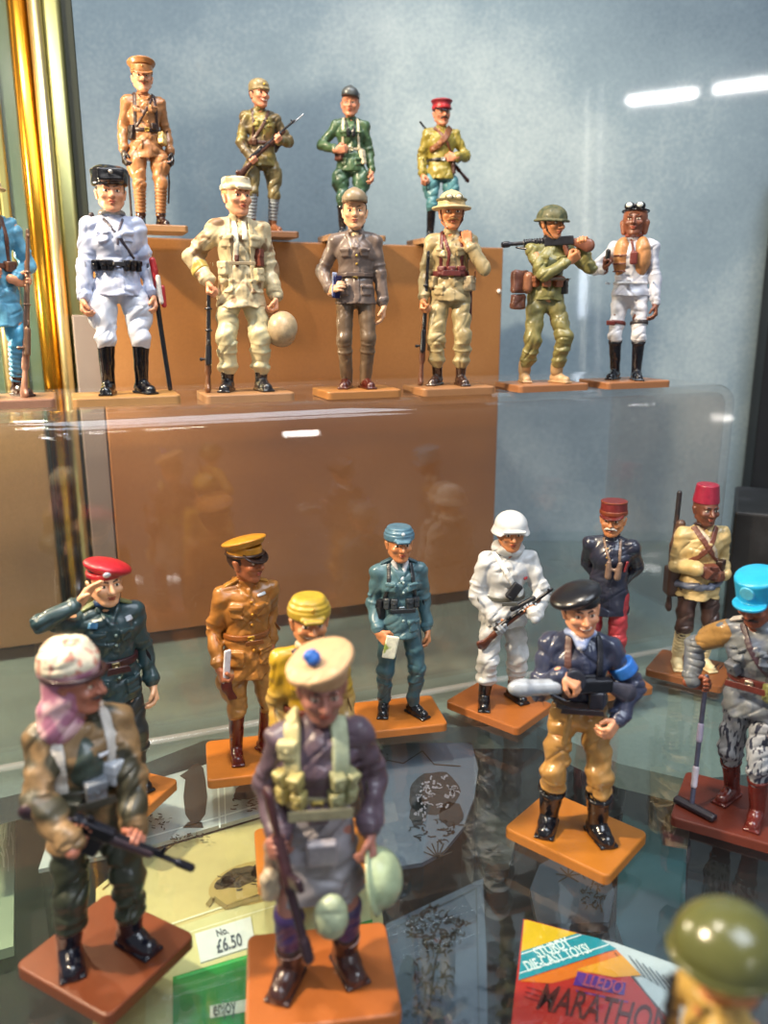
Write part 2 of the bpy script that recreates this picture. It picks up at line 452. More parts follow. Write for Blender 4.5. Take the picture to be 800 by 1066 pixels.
        for j in range(4):
            x = (-1.15 + .77 * j) * g * -tx; z = 3.1 * g - (.25 if j in (0, 3) else 0)
            ln = (.9, 1.02, .98, .78)[j]; a = 0; p = np.array([x, .05, z]); r = .43 * g
            for q, (sl, ca) in enumerate(((1.35, 72), (1.05, 80), (.8, 45))):
                a += math.radians(ca * curl + (4 if q == 0 else 0)); qn = p + np.array([0, math.sin(a), math.cos(a)]) * sl * ln * g
                d.cap(p, qn, r, r * .92, k=.14); p = qn; r *= .92
        p0 = np.array([1.2 * tx, .15, .9]) * g; p1 = p0 + np.array([.75 * tx, .55 + .5 * curl, 1.0]) * g; p2 = p1 + np.array([(.25 - .9 * curl) * tx, .5 + .45 * curl, .9]) * g
        d.cap(p0, p1, .52 * g, .48 * g, k=.35); d.cap(p1, p2, .46 * g, .4 * g, k=.12)
        d.at()
    def body(s, hair=None, moustache=None, brow='#3a241a', iris='#20160f', lips=True, bare=(), smile=False, stubble=None):
        d = s._torso(-.35)
        s.headops(d)
        for (S, e, w, *_r) in s.arm:
            d.cap(S, e, 1.9, 1.55, k=.6); d.cap(e, w, 1.5, 1.05, k=.5)
        for i in (0, 1): s.handops(d, i)
        for hp, kn, an, yaw, fx, fy, fz in s.leg:
            d.cap(hp, kn, 2.9, 2.0, k=.8); d.cap(kn, an, 1.9, 1.2, k=.5); yr = math.radians(yaw)
            d.cap(an + [0, 0, -1.6], an + np.array([math.sin(yr) * 2.6, -math.cos(yr) * 2.6, -2.2]), .9, .7, k=.5)
        t = s.Hd
        fine = [(t[0] - 5, t[0] + 5, s.hf), (t[1] - 5.5, t[1] + 5, s.hf), (t[2] - 5.5, t[2] + 5.5, s.hf)]
        b = s.put('body', d, paint(s.skin, .42, .2, .06, 300, bump=.05), fine=fine)
        s.bodyo = b
        R = s.HR
        wm = plain('#e8dccb', .3); im = plain(iris, .25)
        for x in (-1, 1):
            c = np.array([x * 1.3, -2.95, .15]); v, f = ball(c, (.66, .42, .36), 12, 8); v2, f2 = ball(c + [x * .02, -.26, .02], (.3, .22, .32), 8, 6)
            V = np.concatenate([v, v2]); F = np.concatenate([f, f2 + len(v)]); V = V @ R.T + t + [0, 0, 2.5]
            mesh_obj('eye', V, F, [wm, im], b, True, [0] * len(f) + [1] * len(f2), s.mm)
            q = SDF().at(t, R); q.path([(x * .55, -3.5, 1.05), (x * 1.3, -3.4, 1.3), (x * 2.15, -2.95, .9)], .2, r2=.14)
            s.put('eyebrow', q, paint(brow, .5), b, h=.16)
        if lips:
            q = SDF().at(t, R)
            if smile:
                q.path([(-1.0, -3.3, -2.15), (-.5, -3.62, -2.4), (.5, -3.62, -2.4), (1.0, -3.3, -2.15)], .2, k=.1)
                s.put('teeth', q, plain('#f0e4d4', .3), b, h=.16)
                q = SDF().at(t, R); q.path([(-1.25, -3.1, -2.1), (-.6, -3.5, -2.68), (.6, -3.5, -2.68), (1.25, -3.1, -2.1)], .24, k=.1); q.path([(-1.2, -3.15, -2.0), (0, -3.7, -2.12), (1.2, -3.15, -2.0)], .17, k=.1)
            else:
                q.ell((0, -3.55, -2.22), (.95, .42, .2), k=.1); q.ell((0, -3.45, -2.68), (.72, .42, .22), k=.1)
            s.put('lips', q, paint('#a8523f', .4), b, h=.16)
        if hair:
            q = SDF().at(t, R); q.ell((0, .75, 1.05), (3.5, 4.0, 3.6), k=.3)
            q.box((0, -4.2, -1.2), (5, 3.3, 3.3), .5, k=.4, neg=True); q.box((0, 0, -5.2), (6, 6, 3.2), .3, k=.6, neg=True)
            s.put('hair', q, paint(hair, .55, .1, .25, 700), b, h=.25, amp=.05, wf=4)
        if moustache:
            q = SDF().at(t, R)
            for x in (-1, 1): q.path([(x * .15, -4.05, -1.75), (x * .9, -3.9, -1.85), (x * 1.7, -3.3, -1.75 if moustache[1] else -2.3)], .42, k=.2, r2=.18)
            s.put('moustache', q, paint(moustache[0], .55), b, h=.18)
        return b
    # ---- clothes
    def tunic(s, col, z=26.5, flare=1., sleeve=1., collar=None, collarcol=None, pockets=(), buttons=None, belt_z=36.2, amp=.25, open_v=None, t=.55, m=None,
              sleeve_m=None, short=(0, 0), cuffs=None, placket=True, split=0, name='tunic', bulk=0., shoulder=None):
        m = m or (paint(col) if isinstance(col, str) else col); d = s._torso(t); f = s.fat
        z = z - s.drop
        Pz = s.P + [0, 0, 5.2]
        if z < 32 - s.drop:
            n = 5; bot = np.array([s.P[0], s.P[1], z - 2.])
            d.cap(Pz, bot, 4.9 * f + t, 6.0 * f * flare + t + .5, k=1.2, sy=.82)
        d.box((0, 0, z - 8), (20, 20, 8), .02, k=.12, neg=True)
        if belt_z:
            c = s.P + (s.C - s.P) * ((belt_z - 30.5) / 12.5)
            d.tor((c[0], c[1] + .1, c[2]), 5.9 * f + t, .5, k=.9, neg=True, sy=.74)
        s.cloth = d.copy()
        for i, (S, e, w, *_r) in enumerate(s.arm):
            q = e + (w - e) * (.9 if not short[i] else -.05); b = bulk
            d.cap(S + [0, 0, -.6], e, 2.35 + b, 2.1 + b, k=1.2)
            if not short[i]:
                d.cap(e, q, 2.3 + b, 1.75 + b, k=.5)
                u = nrm(w - e); d.at(q, frame(u)); d.cyl((0, 0, -.7), 2.05 + b, .8, .25, k=.2); d.at()
            else:
                u = nrm(e - S); d.at(e, frame(u)); d.cyl((0, 0, -.6), 2.6 + b, .8, .3, k=.3); d.at()
            # elbow folds
            u = nrm(e - S)
            for q2 in (.7, .88): d.at(S + (e - S) * q2, frame(u, (.3, .2, 1))); d.tor((0, 0, 0), 2.08 + b, .24, k=.6); d.at()
        if collar is not None:
            R = frame(nrm(s.Hd + s.HR @ np.array([0, .6, -3]) - s.N + [0, 0, 1]))
            d.at(s.N + [0, .35, -.2], R); d.cyl((0, 0, .3), 2.75, collar, .3, k=.3, r2=2.55); d.at()
        if placket: 
            for q in np.arange(z + 1 + s.drop, 48.5, 1.1):
                p, R = s.surf(.55 * 0 + s.P[0] * .5, q); d.at(p, R); d.box((.5, .1, 0), (.9, .25, .8), .15, k=.15)
            d.at()
        for pk in pockets:
            x, pz, w_, h_ = pk[:4]; p, R = s.surf(x, pz, -1, 0); d.at(p, R)
            d.box((0, 0, 0), (w_, .55, h_), .3, k=.12); d.box((0, -.25, h_ * .62), (w_ + .2, .6, h_ * .36), .2, k=.05)
            d.at()
        if open_v:
            # lapels
            for x in (-1, 1):
                a, _ = s.surf(s.N[0] + x * 2.1, 49.2); b, _ = s.surf(s.P[0] * .5 + x * 2.3, open_v + 3.5); c, _ = s.surf(s.P[0] * .5 + x * .3, open_v)
                d.path([a, b, c], .62, k=.3)
        ex = []
        if buttons:
            bm_ = plain(buttons[0], .3, metal=.6 if buttons[0].startswith('#c') else 0)
            for q in buttons[1]:
                x, bz = q if np.ndim(q) else (.5, q)
                p, R = s.surf(x + s.P[0] * .5, bz, -1, .35); v, fq = ball(p, .42, 8, 6); ex.append((v, fq, bm_))
        o = s.put(name, d, m, amp=amp, extra=ex)
        s.tunic_o = o
        if collarcol:
            q = SDF(); R = frame(nrm(s.Hd + s.HR @ np.array([0, .6, -3]) - s.N + [0, 0, 1]))
            q.at(s.N + [0, .35, -.1], R); q.cyl((0, 0, .35), 2.95, (collar or .8) * .9, .3, k=.2, r2=2.8)
            s.put('collar', q, paint(collarcol))
        if cuffs:
            for (S, e, w, *_r) in s.arm:
                q = SDF(); u = nrm(w - e); q.at(e + (w - e) * .84, frame(u)); q.cyl((0, 0, 0), 2.3 + bulk, 1., .3)
                s.put('cuff', q, paint(cuffs))
        return o
    def trousers(s, col, to=4., fit=1., baggy=0., blouse=None, amp=.25, m=None, flare=0., name='trousers'):
        m = m or paint(col); d = SDF()
        d.ell(s.P + [0, .3, 0], (5.3 * s.fat, 3.85 * s.fat, 4.6), k=1.)
        for hp, kn, an, yaw, *_ in s.leg:
            L = (an - kn); tz = (kn[2] - to) / max(kn[2] - an[2], 1e-3); end = kn + L * min(tz, 1.05)
            d.cap(hp, kn, 3.3 * fit + baggy * .3, 2.65 * fit + baggy * .5, k=1.)
            if flare: d.ell(hp * .55 + kn * .45 + [math.copysign(1.3, hp[0] - s.P[0]), 0, 0], (3.4 + flare * .5, 3.6, 6.0), k=1.2)
            d.cap(kn, end, 2.65 * fit + baggy * .6, 2.1 * fit + baggy * .6, k=.8)
            if blouse: d.ell(end + [0, -.2, .6], (2.7 + baggy * .6, 2.9 + baggy * .6, 1.6), k=.7)
            u = nrm(an - kn)
            for q in (.1, .3):
                if kn[2] - q * (kn[2] - an[2]) < to + 1.5: continue
                d.at(kn + L * q, frame(u, (.2, .3, 1))); d.tor((0, 0, 0), 2.5 * fit + baggy * .5, .28, k=.5); d.at()
        return s.put(name, d, m, amp=amp)
    def boots(s, col, top=7., sole=None, width=1., rough=.25, gaiter=None, puttee=None, pcol=None, ptop=16., sock=None):
        for hp, kn, an, yaw, fx, fy, fz in s.leg:
            d = SDF(); yr = math.radians(yaw); f = np.array([math.sin(yr), -math.cos(yr), 0]); sd = np.array([f[1], -f[0], 0])
            a = np.array([an[0], an[1], fz]); R = np.stack([-sd, -f, np.array([0, 0, 1.])], 1)
            tp = kn + (an - kn) * min(max((kn[2] - top) / max(kn[2] - an[2], 1e-3), 0), 1)
            if top > an[2]: d.cap(tp, an, (2.3 if top > 9 else 2.0) * width, 1.75 * width, k=.5)
            else: tp = an
            d.at(a, R)
            d.cap((0, .9, 1.7), (0, -2.0, 1.9), 1.75 * width, 1.6 * width, k=.7)
            d.cap((0, -1.6, 1.35), (0, -4.7, 1.05), 1.75 * width, 1.55 * width, k=.7, sy=1)
            d.box((0, -2.0, .35), (1.85 * width, 4.5, .38), .3, k=.12)
            d.box((0, 1.2, .3), (1.7 * width, 1.5, .5), .2, k=.1)
            d.box((0, 0, -2), (6, 10, 2.0), .01, k=.05, neg=True)
            for q in range(4): d.cap((-.7, -1.2 - .7 * q, 3.25 - .38 * q), (.7, -1.2 - .7 * q, 3.25 - .38 * q), .22, k=.15)
            d.at()
            if top > 9: d.at(tp, frame(nrm(kn - an))); d.cyl((0, 0, -.3), 2.55 * width, .5, .2, k=.2); d.cyl((0, 0, .5), 2.05 * width, .5, .1, k=.05, neg=True); d.at()
            s.put('boot', d, paint(col, rough, .5, .1), amp=.06 if top > 9 else .03)
            if puttee:
                q = SDF(); t0 = kn + (an - kn) * min(max((kn[2] - ptop) / (kn[2] - an[2]), 0), 1); t1 = an + [0, 0, 1.]
                q.cap(t0, t1, 2.35, 1.75, k=.3); u = nrm(t0 - t1); L = np.linalg.norm(t0 - t1); n = max(int(L / 1.35), 2)
                for j in range(n):
                    c = t1 + u * (L * (j + .5) / n); q.at(c, frame(u, (0, .25, 1))); q.tor((0, 0, 0), (1.75 + .6 * (j + .5) / n) - .12, .52, k=.1)
                s.put('puttee', q, paint(puttee, .6, .1))
            if gaiter:
                q = SDF(); q.cap(an + [0, -.2, 3.4], an + [0, -.3, .6], 2.25, 2.2, k=.3); s.put('gaiter', q, paint(gaiter, .6, .1), amp=.1)
    def band(s, z, w=1., col='#2c1a14', t=.35, tilt=0, buckle=None, name='belt', rough=.4):
        """a belt that follows the clothed torso"""
        src = s.cloth; lo, hi = src.bounds(); z0 = z - s.drop
        d = src.copy()
        lo = np.array([-9.5 * s.fat + s.C[0], -9., z0 - w - 2]); hi = np.array([9.5 * s.fat + s.C[0], 9., z0 + w + 2])
        # leave the arms out: only the trunk is belted
        d = s._torso(.55)
        if z < 37: d.cap(s.P + [0, 0, 5.2], [s.P[0], s.P[1], s.P[2] - 6], 5.45 * s.fat, 6.6 * s.fat, k=1.2, sy=.82)
        ax = [np.arange(lo[i], hi[i], s.h * .8) for i in range(3)]
        D = d.grid(ax); g = np.gradient(D, *ax); gn = np.sqrt(g[0] ** 2 + g[1] ** 2 + g[2] ** 2)
        Dn = D / np.maximum(gn, .3) - t
        zz = ax[2][None, None, :] - z0 - tilt * ax[0][:, None, None]
        V, F = nets(np.maximum(Dn, np.abs(zz) - w * .5).astype(np.float32), ax)
        o = mesh_obj(name, V + [0, 0, 2.5], F, paint(col, rough, .4), s.root, True, None, s.mm)
        if buckle:
            p, R = s.surf(s.P[0] * .6, z, -1, .55); q = SDF().at(p, R); q.box((0, -.2, 0), (1.0, .35, .8), .2); q.box((0, -.6, 0), (.5, .4, .35), .1, k=.05, neg=True)
            s.put('buckle', q, plain(buckle, .3, metal=.8), o, h=.22)
        return o
    def strap(s, pts, col, r=.5, name='strap', t=.1, flat=True):
        """pts: (x, z[, side]) on the clothed torso, or 3-d points"""
        P = []
        for a, b in zip(pts[:-1], pts[1:]):
            if len(a) == 3 and not isinstance(a[2], str) and len(b) == 3: 
                P += [np.array(a, float) + (np.array(b, float) - np.array(a, float)) * q for q in (0, .5)]; continue
            for q in np.linspace(0, 1, 7)[:-1]:
                x = a[0] + (b[0] - a[0]) * q; z = a[1] + (b[1] - a[1]) * q
                p, R = s.surf(x, z, -1, t); P.append(p)
        l = pts[-1]
        P.append(np.array(l, float) if len(l) == 3 else s.surf(l[0], l[1], -1, t)[0])
        q = SDF()
        for a, b in zip(P[:-1], P[1:]):
            if np.linalg.norm(a - b) > 4 and len(l) == 2: continue
            if flat:
                u = nrm(b - a) if np.linalg.norm(b - a) > 1e-6 else np.array([0, 0, 1.]); n = np.array([(a[0] - s.C[0]) * .12, -1, .25]); R = frame(u, n); q.at(a, R)
                q.box((0, 0, np.linalg.norm(b - a) / 2), (r * 1.5, r * .55, np.linalg.norm(b - a) / 2 + r * .6), .2, k=.12)
            else: q.at(); q.cap(a, b, r, k=.12)
        return s.put(name, q, paint(col, .45, .3), h=min(s.h, .3))
    def over(s, x0, x1, col, r=.5, zlow=36., z_sh=50.2, name='strap'):
        """shoulder strap: from the belt at x0 up the front and over the shoulder at x1"""
        top = s.N * .42 + s.S[0 if x1 < 0 else 1] * .58 + [0, .2, 2.4]
        return s.strap([(x0, zlow), (x0 * .5 + x1 * .5, 42.5), (x1, z_sh - 2.6), (x1 * .95, z_sh)], col, r, name)
    def pouch(s, x, z, w=1.6, h_=1.8, dp=.9, col='#3a2a1c', side=-1, name='pouch', flap=True, parent=None, rot=0, rough=.45):
        p, R = s.surf(x, z, side, .1); q = SDF().at(p, R @ rotm('Y', rot))
        q.box((0, -dp * .5, 0), (w, dp, h_), min(.4, dp * .45), k=.1)
        if flap: q.box((0, -dp * .62, h_ * .5), (w + .12, dp * 1.02, h_ * .5), .3, k=.03); q.ell((0, -dp * 1.7, h_ * .1), .28, k=.05)
        return s.put(name, q, paint(col, rough, .3), h=min(s.h, .32), amp=.04, parent=parent)
    def blob(s, name, fn, col, h=None, amp=0, parent=None, m=None, **k):
        q = SDF(); fn(q); return s.put(name, q, m or paint(col, **k), h=h or min(s.h, .3), amp=amp, parent=parent)
    def headgear(s, name, fn, col, h=None, amp=0, parent=None, m=None, **k):
        q = SDF().at(s.Hd, s.HR); fn(q); return s.put(name, q, m or paint(col, **k), h=h or s.h * .72, amp=amp, parent=parent)
    def hw(s, p):
        return s.Hd + s.HR @ np.array(p, float)
    def grip(s, i, fwd=2.5, palm=.9):
        """the point inside the closed hand"""
        _, e, w, dr, n, c, sx = s.arm[i]; R = frame(dr, n); return w + R @ np.array([0, palm, fwd])
    # ---- long guns, built along the line butt -> muzzle
    def gun(s, a, b, kind='rifle', up=(0, 0, 1), wood='#5a2f1a', metal='#2b2b30', name=None):
        a = np.array(a, float) - [0, 0, s.drop]; b = np.array(b, float) - [0, 0, s.drop]; G = 1.55 if kind in ('long', 'carbine', 'lmg') else 1.4; L = np.linalg.norm(b - a) / G; R = frame(b - a, up) * G   # +y is the top side
        st = SDF().at(a, R); me = SDF().at(a, R)
        if kind in ('rifle', 'carbine', 'long'):
            st.cap((0, -1.5, .6), (0, -.9, L * .18), 1.25, .75, k=.4, sx=.5); st.cap((0, -1.9, .5), (0, -.3, .4), .7, k=.5, sx=.7)
            st.cap((0, -.9, L * .18), (0, -.15, L * .33), .7, .62, k=.5); st.cap((0, -.15, L * .3), (0, -.1, L * .8), .78, .55, k=.4, sx=.75)
            me.cap((0, .35, L * .3), (0, .35, L * .98), .42, .36, k=.1); me.cap((0, .45, L * .26), (0, .45, L * .4), .58, k=.2)
            me.cap((0, .4, L * .3), (1.3, .1, L * .29), .22, k=.1); me.ell((1.35, .05, L * .29), .38, k=.1)
            me.box((0, .95, L * .44), (.22, .35, .5), .1, k=.1); me.box((0, .9, L * .95), (.15, .4, .25), .1, k=.1)
            for q in (.55, .74): me.at(a + R @ np.array([0, .1, L * q]), R); me.tor((0, 0, 0), .62, .16, k=.05)
            me.at(a + R @ np.array([0, -1.05, L * .31]), R @ rotm('Y', 90)); me.tor((0, 0, 0), .62, .14, k=.05); me.at(a, R)
        elif kind == 'assault':
            st.cap((0, -1.2, .5), (0, -.3, L * .26), 1.2, .75, k=.4, sx=.5); st.cap((0, -.1, L * .52), (0, -.1, L * .74), .78, .7, k=.2, sx=.85)
            st.cap((0, -.9, L * .33), (0, -2.9, L * .29), .62, .55, k=.3)
            me.box((0, .2, L * .38), (.62, .95, L * .13), .25, k=.1); me.cap((0, .15, L * .5), (0, .15, L), .4, .34, k=.1)
            me.box((0, -2.0, L * .43), (.45, 1.9, 1.1), .2, k=.1); me.cap((0, .75, L * .5), (0, .75, L * .78), .25, k=.1)
            me.box((0, 1.4, L * .34), (.25, .5, .5), .15, k=.1); me.box((0, .9, L * .8), (.2, .9, .35), .12, k=.1); me.cap((0, .15, L * .92), (0, .15, L), .55, k=.05)
        elif kind == 'smg':
            st.cap((0, -1., .5), (0, -.3, L * .3), 1.15, .75, k=.4, sx=.5); st.cap((0, -.2, L * .3), (0, -.2, L * .55), .8, .65, k=.3)
            me.cap((0, .3, L * .3), (0, .3, L * .6), .7, k=.1); me.cap((0, .3, L * .55), (0, .3, L * .95), .62, .5, k=.1); me.cap((0, .3, L * .9), (0, .3, L), .7, k=.1)
            me.box((0, -2.1, L * .52), (.4, 2.0, .8), .2, k=.1); me.box((0, 1.1, L * .9), (.15, .5, .25), .1, k=.1)
        elif kind == 'lmg':
            st.cap((0, -1.3, .5), (0, -.2, L * .2), 1.5, .8, k=.4, sx=.5); st.cap((0, -.6, L * .3), (0, -2.8, L * .26), .62, k=.3)
            me.box((0, .1, L * .36), (.75, 1.0, L * .17), .25, k=.1); me.cap((0, .3, L * .5), (0, .3, L), .5, .42, k=.1)
            for j in range(8): me.at(a + R @ np.array([0, .3, L * (.55 + .03 * j)]), R); me.tor((0, 0, 0), .7, .2, k=.05)
            me.at(a, R); me.cap((0, -.7, L * .5), (0, -.7, L * .8), .33, k=.1); me.box((0, 1.2, L * .45), (.3, .5, 1.6), .15, k=.1); me.cap((0, .3, L * .95), (0, .3, L), .7, k=.1)
            me.cap((0, -.5, L * .85), (-1.6, -1.4, L * .66), .25, k=.1); me.cap((0, -.5, L * .85), (1.6, -1.4, L * .66), .25, k=.1)
        g = s.put(name or ('rifle' if kind not in ('smg', 'lmg') else 'submachine_gun' if kind == 'smg' else 'machine_gun'), st, paint(wood, .35, .4), h=min(s.h, .3))
        s.put('barrel', me, paint(metal, .3, .3, metal=.5), g, h=min(s.h, .26))
        return g
    def tube(s, name, pts, r, col, parent=None, k=.2, metal=0, rough=.4, **kw):
        return s.blob(name, lambda q: q.path([np.array(p, float) - [0, 0, s.drop] for p in pts], r, k=k), col, parent=parent, metal=metal, rough=rough, **kw)
# ---- headgear shapes, head frame: the face looks along -y, crown at z 4.5
def hat_peaked(q, crown=4.9, tilt=-8):
    q.cyl((0, .4, 2.6), 3.75, 1.2, .2, k=.2, sy=1.1); 
    R0, t0 = q.R.copy(), q.t.copy(); q.at(t0 + R0 @ np.array([0, .3, 4.2]), R0 @ rotm('X', tilt))
    q.cyl((0, 0, 0), crown * .82, .75, .3, k=.3, r2=crown, sy=1.04); q.ell((0, 0, .6), (crown, crown * 1.04, 1.0), k=.5); q.at(t0, R0)
def hat_peak(q, z=1.75, r=3.6, drop=28):
    R0, t0 = q.R.copy(), q.t.copy(); q.at(t0 + R0 @ np.array([0, -2.6, z]), R0 @ rotm('X', drop))
    q.cyl((0, 0, 0), r, .22, .15, k=.05, sy=.78); q.at(t0, R0); q.ell((0, .7, z + .2), (3.55, 3.95, 2.6), k=.05, neg=True)
def hat_field(q, h_=2.1, flap=True):
    q.cyl((0, .35, 2.4), 3.8, 1.3, .3, k=.3, sy=1.1); q.cyl((0, .35, 3.6), 3.7, 1.1, .5, k=.4, r2=3.2, sy=1.1)
    if flap:
        q.cyl((0, .4, 2.1), 4.05, .8, .25, k=.08, sy=1.1)
    q.cap((-1.9, -3.7, 1.6), (1.9, -3.7, 1.6), .5, k=.3); q.cap((-1.4, -4.6, 1.35), (1.4, -4.6, 1.35), .42, k=.5)
def hat_side(q, tilt=0):
    R0, t0 = q.R.copy(), q.t.copy(); q.at(t0 + R0 @ np.array([0, .2, 2.9]), R0 @ rotm('Y', tilt))
    q.cap((0, -2.9, .3), (0, 3.1, .3), 2.9, k=.4, sx=1.18); q.box((0, 0, -4.0), (6, 7, 3.6), .1, k=.1, neg=True)
    q.cap((0, -3.0, 2.0), (0, 3.2, 2.1), 1.3, k=.8, sx=.8); q.cyl((0, .1, .5), 3.65, .9, .3, k=.1, sy=1.2); q.at(t0, R0)
def hat_helmet(q, r=4.5, brim=.5, flare=1.):
    q.ell((0, .3, 1.4), (r, r * 1.1, r * .92), k=.3); q.box((0, 0, -5.0), (9, 9, 5.6), .1, k=.1, neg=True)
    q.cyl((0, .3, .75), r + brim, .3, .25, k=.5, sy=1.12)
def hat_stahl(q):
    q.ell((0, .4, 2.1), (4.3, 4.8, 3.7), k=.3); q.cyl((0, .6, .8), 5.2, .9, .35, k=.7, r2=4.4, sy=1.1)
    q.ell((0, -4.6, -.6), (3.6, 3.0, 1.7), k=.4, neg=True); q.cap((-2.6, -4.6, 1.5), (2.6, -4.6, 1.5), .45, k=.4)
    q.ell((0, .5, -.9), (3.7, 4.1, 2.2), k=.2, neg=True)
def hat_beret(q, side=1, r=4.6):
    q.cyl((0, .35, 2.1), 3.65, .55, .25, k=.2, sy=1.08)
    R0, t0 = q.R.copy(), q.t.copy(); q.at(t0 + R0 @ np.array([side * .9, .5, 3.2]), R0 @ rotm('Y', side * 16))
    q.ell((0, 0, 0), (r + .4, r + .3, 1.7), k=.6); q.at(t0, R0)
def hat_fez(q):
    q.cyl((0, .5, 4.6), 3.75, 2.7, .35, k=.2, r2=3.05)

def place(px, py, z):
    """where the ray through that image point meets the level z (millimetres)"""
    d = Vector((math.sin(YAW) * math.cos(PITCH), math.cos(YAW) * math.cos(PITCH), -math.sin(PITCH)))
    r = Vector((math.cos(YAW), -math.sin(YAW), 0)); u = r.cross(d)
    v = d * 850 + r * (px - 400) - u * (py - 533); v = v * (z / v.z)
    return v.x, v.y, z
# ------------------------------------------------------------------ the cabinet
LX, LN = Vector((math.cos(YAW), -math.sin(YAW), 0)), Vector((math.sin(YAW), math.cos(YAW), 0))   # along and into the back wall
def poly(pts, z, th):
    """a slab with this outline in millimetres, its top at z"""
    bm = bmesh.new(); vs = [bm.verts.new((p[0], p[1], z + FLOOR)) for p in pts]; f = bm.faces.new(vs)
    r = bmesh.ops.extrude_face_region(bm, geom=[f])
    for v in r['geom']:
        if isinstance(v, bmesh.types.BMVert): v.co.z -= th
    return bm
def on_level(pts, z):
    return [place(a, b, z)[:2] for a, b in pts]
def box_at(name, lo, hi, mat, parent=None, r=.6, kind=None, rot=None):
    c = [(a + b) / 2 for a, b in zip(lo, hi)]
    bm = bevel_box(hi[0] - lo[0], hi[1] - lo[1], hi[2] - lo[2], r, 2)
    if rot: bmesh.ops.rotate(bm, verts=bm.verts, matrix=Matrix.Rotation(rot, 3, 'Z'))
    bmesh.ops.translate(bm, verts=bm.verts, vec=(c[0], c[1], c[2] + FLOOR))
    o = bm_obj(name, bm, mat, parent)
    if kind: o['kind'] = kind
    return o
def glass(name, tint, ior=1.49, rough=0., haze=0., hazecol=(.8, .85, .9, 1)):
    """clear sheet: what passes through, plus the mirror share of a smooth surface"""
    m = bpy.data.materials.new(name); m.use_nodes = True; nt = m.node_tree; N, Lk = nt.nodes, nt.links; N.clear()
    out = N.new('ShaderNodeOutputMaterial'); tr = N.new('ShaderNodeBsdfTransparent'); gl = N.new('ShaderNodeBsdfGlossy'); fr = N.new('ShaderNodeFresnel'); mx = N.new('ShaderNodeMixShader')
    tr.inputs[0].default_value = tint + (1,); gl.inputs['Roughness'].default_value = rough; gl.inputs[0].default_value = (1, 1, 1, 1); ge = N.new('ShaderNodeNewGeometry'); mi = N.new('ShaderNodeMix'); mi.inputs[2].default_value = ior; mi.inputs[3].default_value = 1 / ior; Lk.new(ge.outputs['Backfacing'], mi.inputs[0]); Lk.new(mi.outputs[0], fr.inputs[0])
    Lk.new(fr.outputs[0], mx.inputs[0]); Lk.new(tr.outputs[0], mx.inputs[1]); Lk.new(gl.outputs[0], mx.inputs[2]); last = mx
    if haze:
        df = N.new('ShaderNodeBsdfDiffuse'); df.inputs[0].default_value = hazecol; m2 = N.new('ShaderNodeMixShader')
        no = N.new('ShaderNodeTexNoise'); tc = N.new('ShaderNodeTexCoord'); Lk.new(tc.outputs['Object'], no.inputs['Vector']); no.inputs['Scale'].default_value = 22; no.inputs['Detail'].default_value = 4
        mu = N.new('ShaderNodeMath'); mu.operation = 'MULTIPLY'; mu.inputs[1].default_value = haze * 2; Lk.new(no.outputs['Fac'], mu.inputs[0])
        Lk.new(mu.outputs[0], m2.inputs[0]); Lk.new(last.outputs[0], m2.inputs[1]); Lk.new(df.outputs[0], m2.inputs[2]); last = m2
    Lk.new(last.outputs[0], out.inputs[0]); return m
def felt(cols, scale=9, fine=900, rough=.85, coat=0., detail=3, key='felt'):
    m, nt, b = new_mat(key); N, Lk = nt.nodes, nt.links
    tc = N.new('ShaderNodeTexCoord'); n1 = N.new('ShaderNodeTexNoise'); n1.inputs['Scale'].default_value = scale; n1.inputs['Detail'].default_value = detail; Lk.new(tc.outputs['Object'], n1.inputs['Vector'])
    n2 = N.new('ShaderNodeTexNoise'); n2.inputs['Scale'].default_value = fine; n2.inputs['Detail'].default_value = 2; Lk.new(tc.outputs['Object'], n2.inputs['Vector'])
    ad = N.new('ShaderNodeMath'); ad.operation = 'MULTIPLY_ADD'; ad.inputs[1].default_value = .16; Lk.new(n2.outputs['Fac'], ad.inputs[0]); Lk.new(n1.outputs['Fac'], ad.inputs[2])
    r = N.new('ShaderNodeValToRGB'); e = r.color_ramp.elements; lo, hi = .4, .78
    while len(e) < len(cols): e.new(.5)
    for i, c in enumerate(cols): e[i].position = lo + (hi - lo) * i / (len(cols) - 1); e[i].color = hexc(c) + (1,)
    Lk.new(ad.outputs[0], r.inputs[0]); Lk.new(r.outputs[0], b.inputs['Base Color']); b.inputs['Roughness'].default_value = rough
    b.inputs['Coat Weight'].default_value = coat; b.inputs['Coat Roughness'].default_value = .04
    return m
WALLM = felt(['#5f7383', '#7d919e', '#aab8be'], 7, 500, detail=5, coat=1., key='painted_wall')
# back wall, seen square on
wc = LN * 462; bm = bevel_box(900, 8, 520, 0); bmesh.ops.rotate(bm, verts=bm.verts, matrix=Matrix.Rotation(-YAW, 3, 'Z')); bmesh.ops.translate(bm, verts=bm.verts, vec=(wc.x + LX.x * 60, wc.y + LX.y * 60, 90 + FLOOR))
o = bm_obj('wall_back', bm, WALLM); o['kind'] = 'structure'
CLOTH = felt(['#030405', '#0b0a0c', '#1a100c', '#080b12', '#1c1a18'], 28, 500, .7, detail=6, key='dark_patterned_cloth')
box_at('floor', (-260, -40, -FLOOR - 8), (480, 470, -FLOOR), CLOTH, r=0, kind='structure')
# rear ledge below the glass shelf
edge = on_level([(-60, 845), (145, 797), (215, 770), (400, 757), (560, 756), (645, 795), (718, 812), (840, 800)], -131.2)
back = [tuple((LN * 457 + LX * t)[:2]) for t in (330, -230)]
o = bm_obj('trim_1', poly(edge + back, -131.2, 8), felt(['#5c6867', '#76827e', '#8a938c'], 12, 800, .6, key='ledge')); o['kind'] = 'structure'
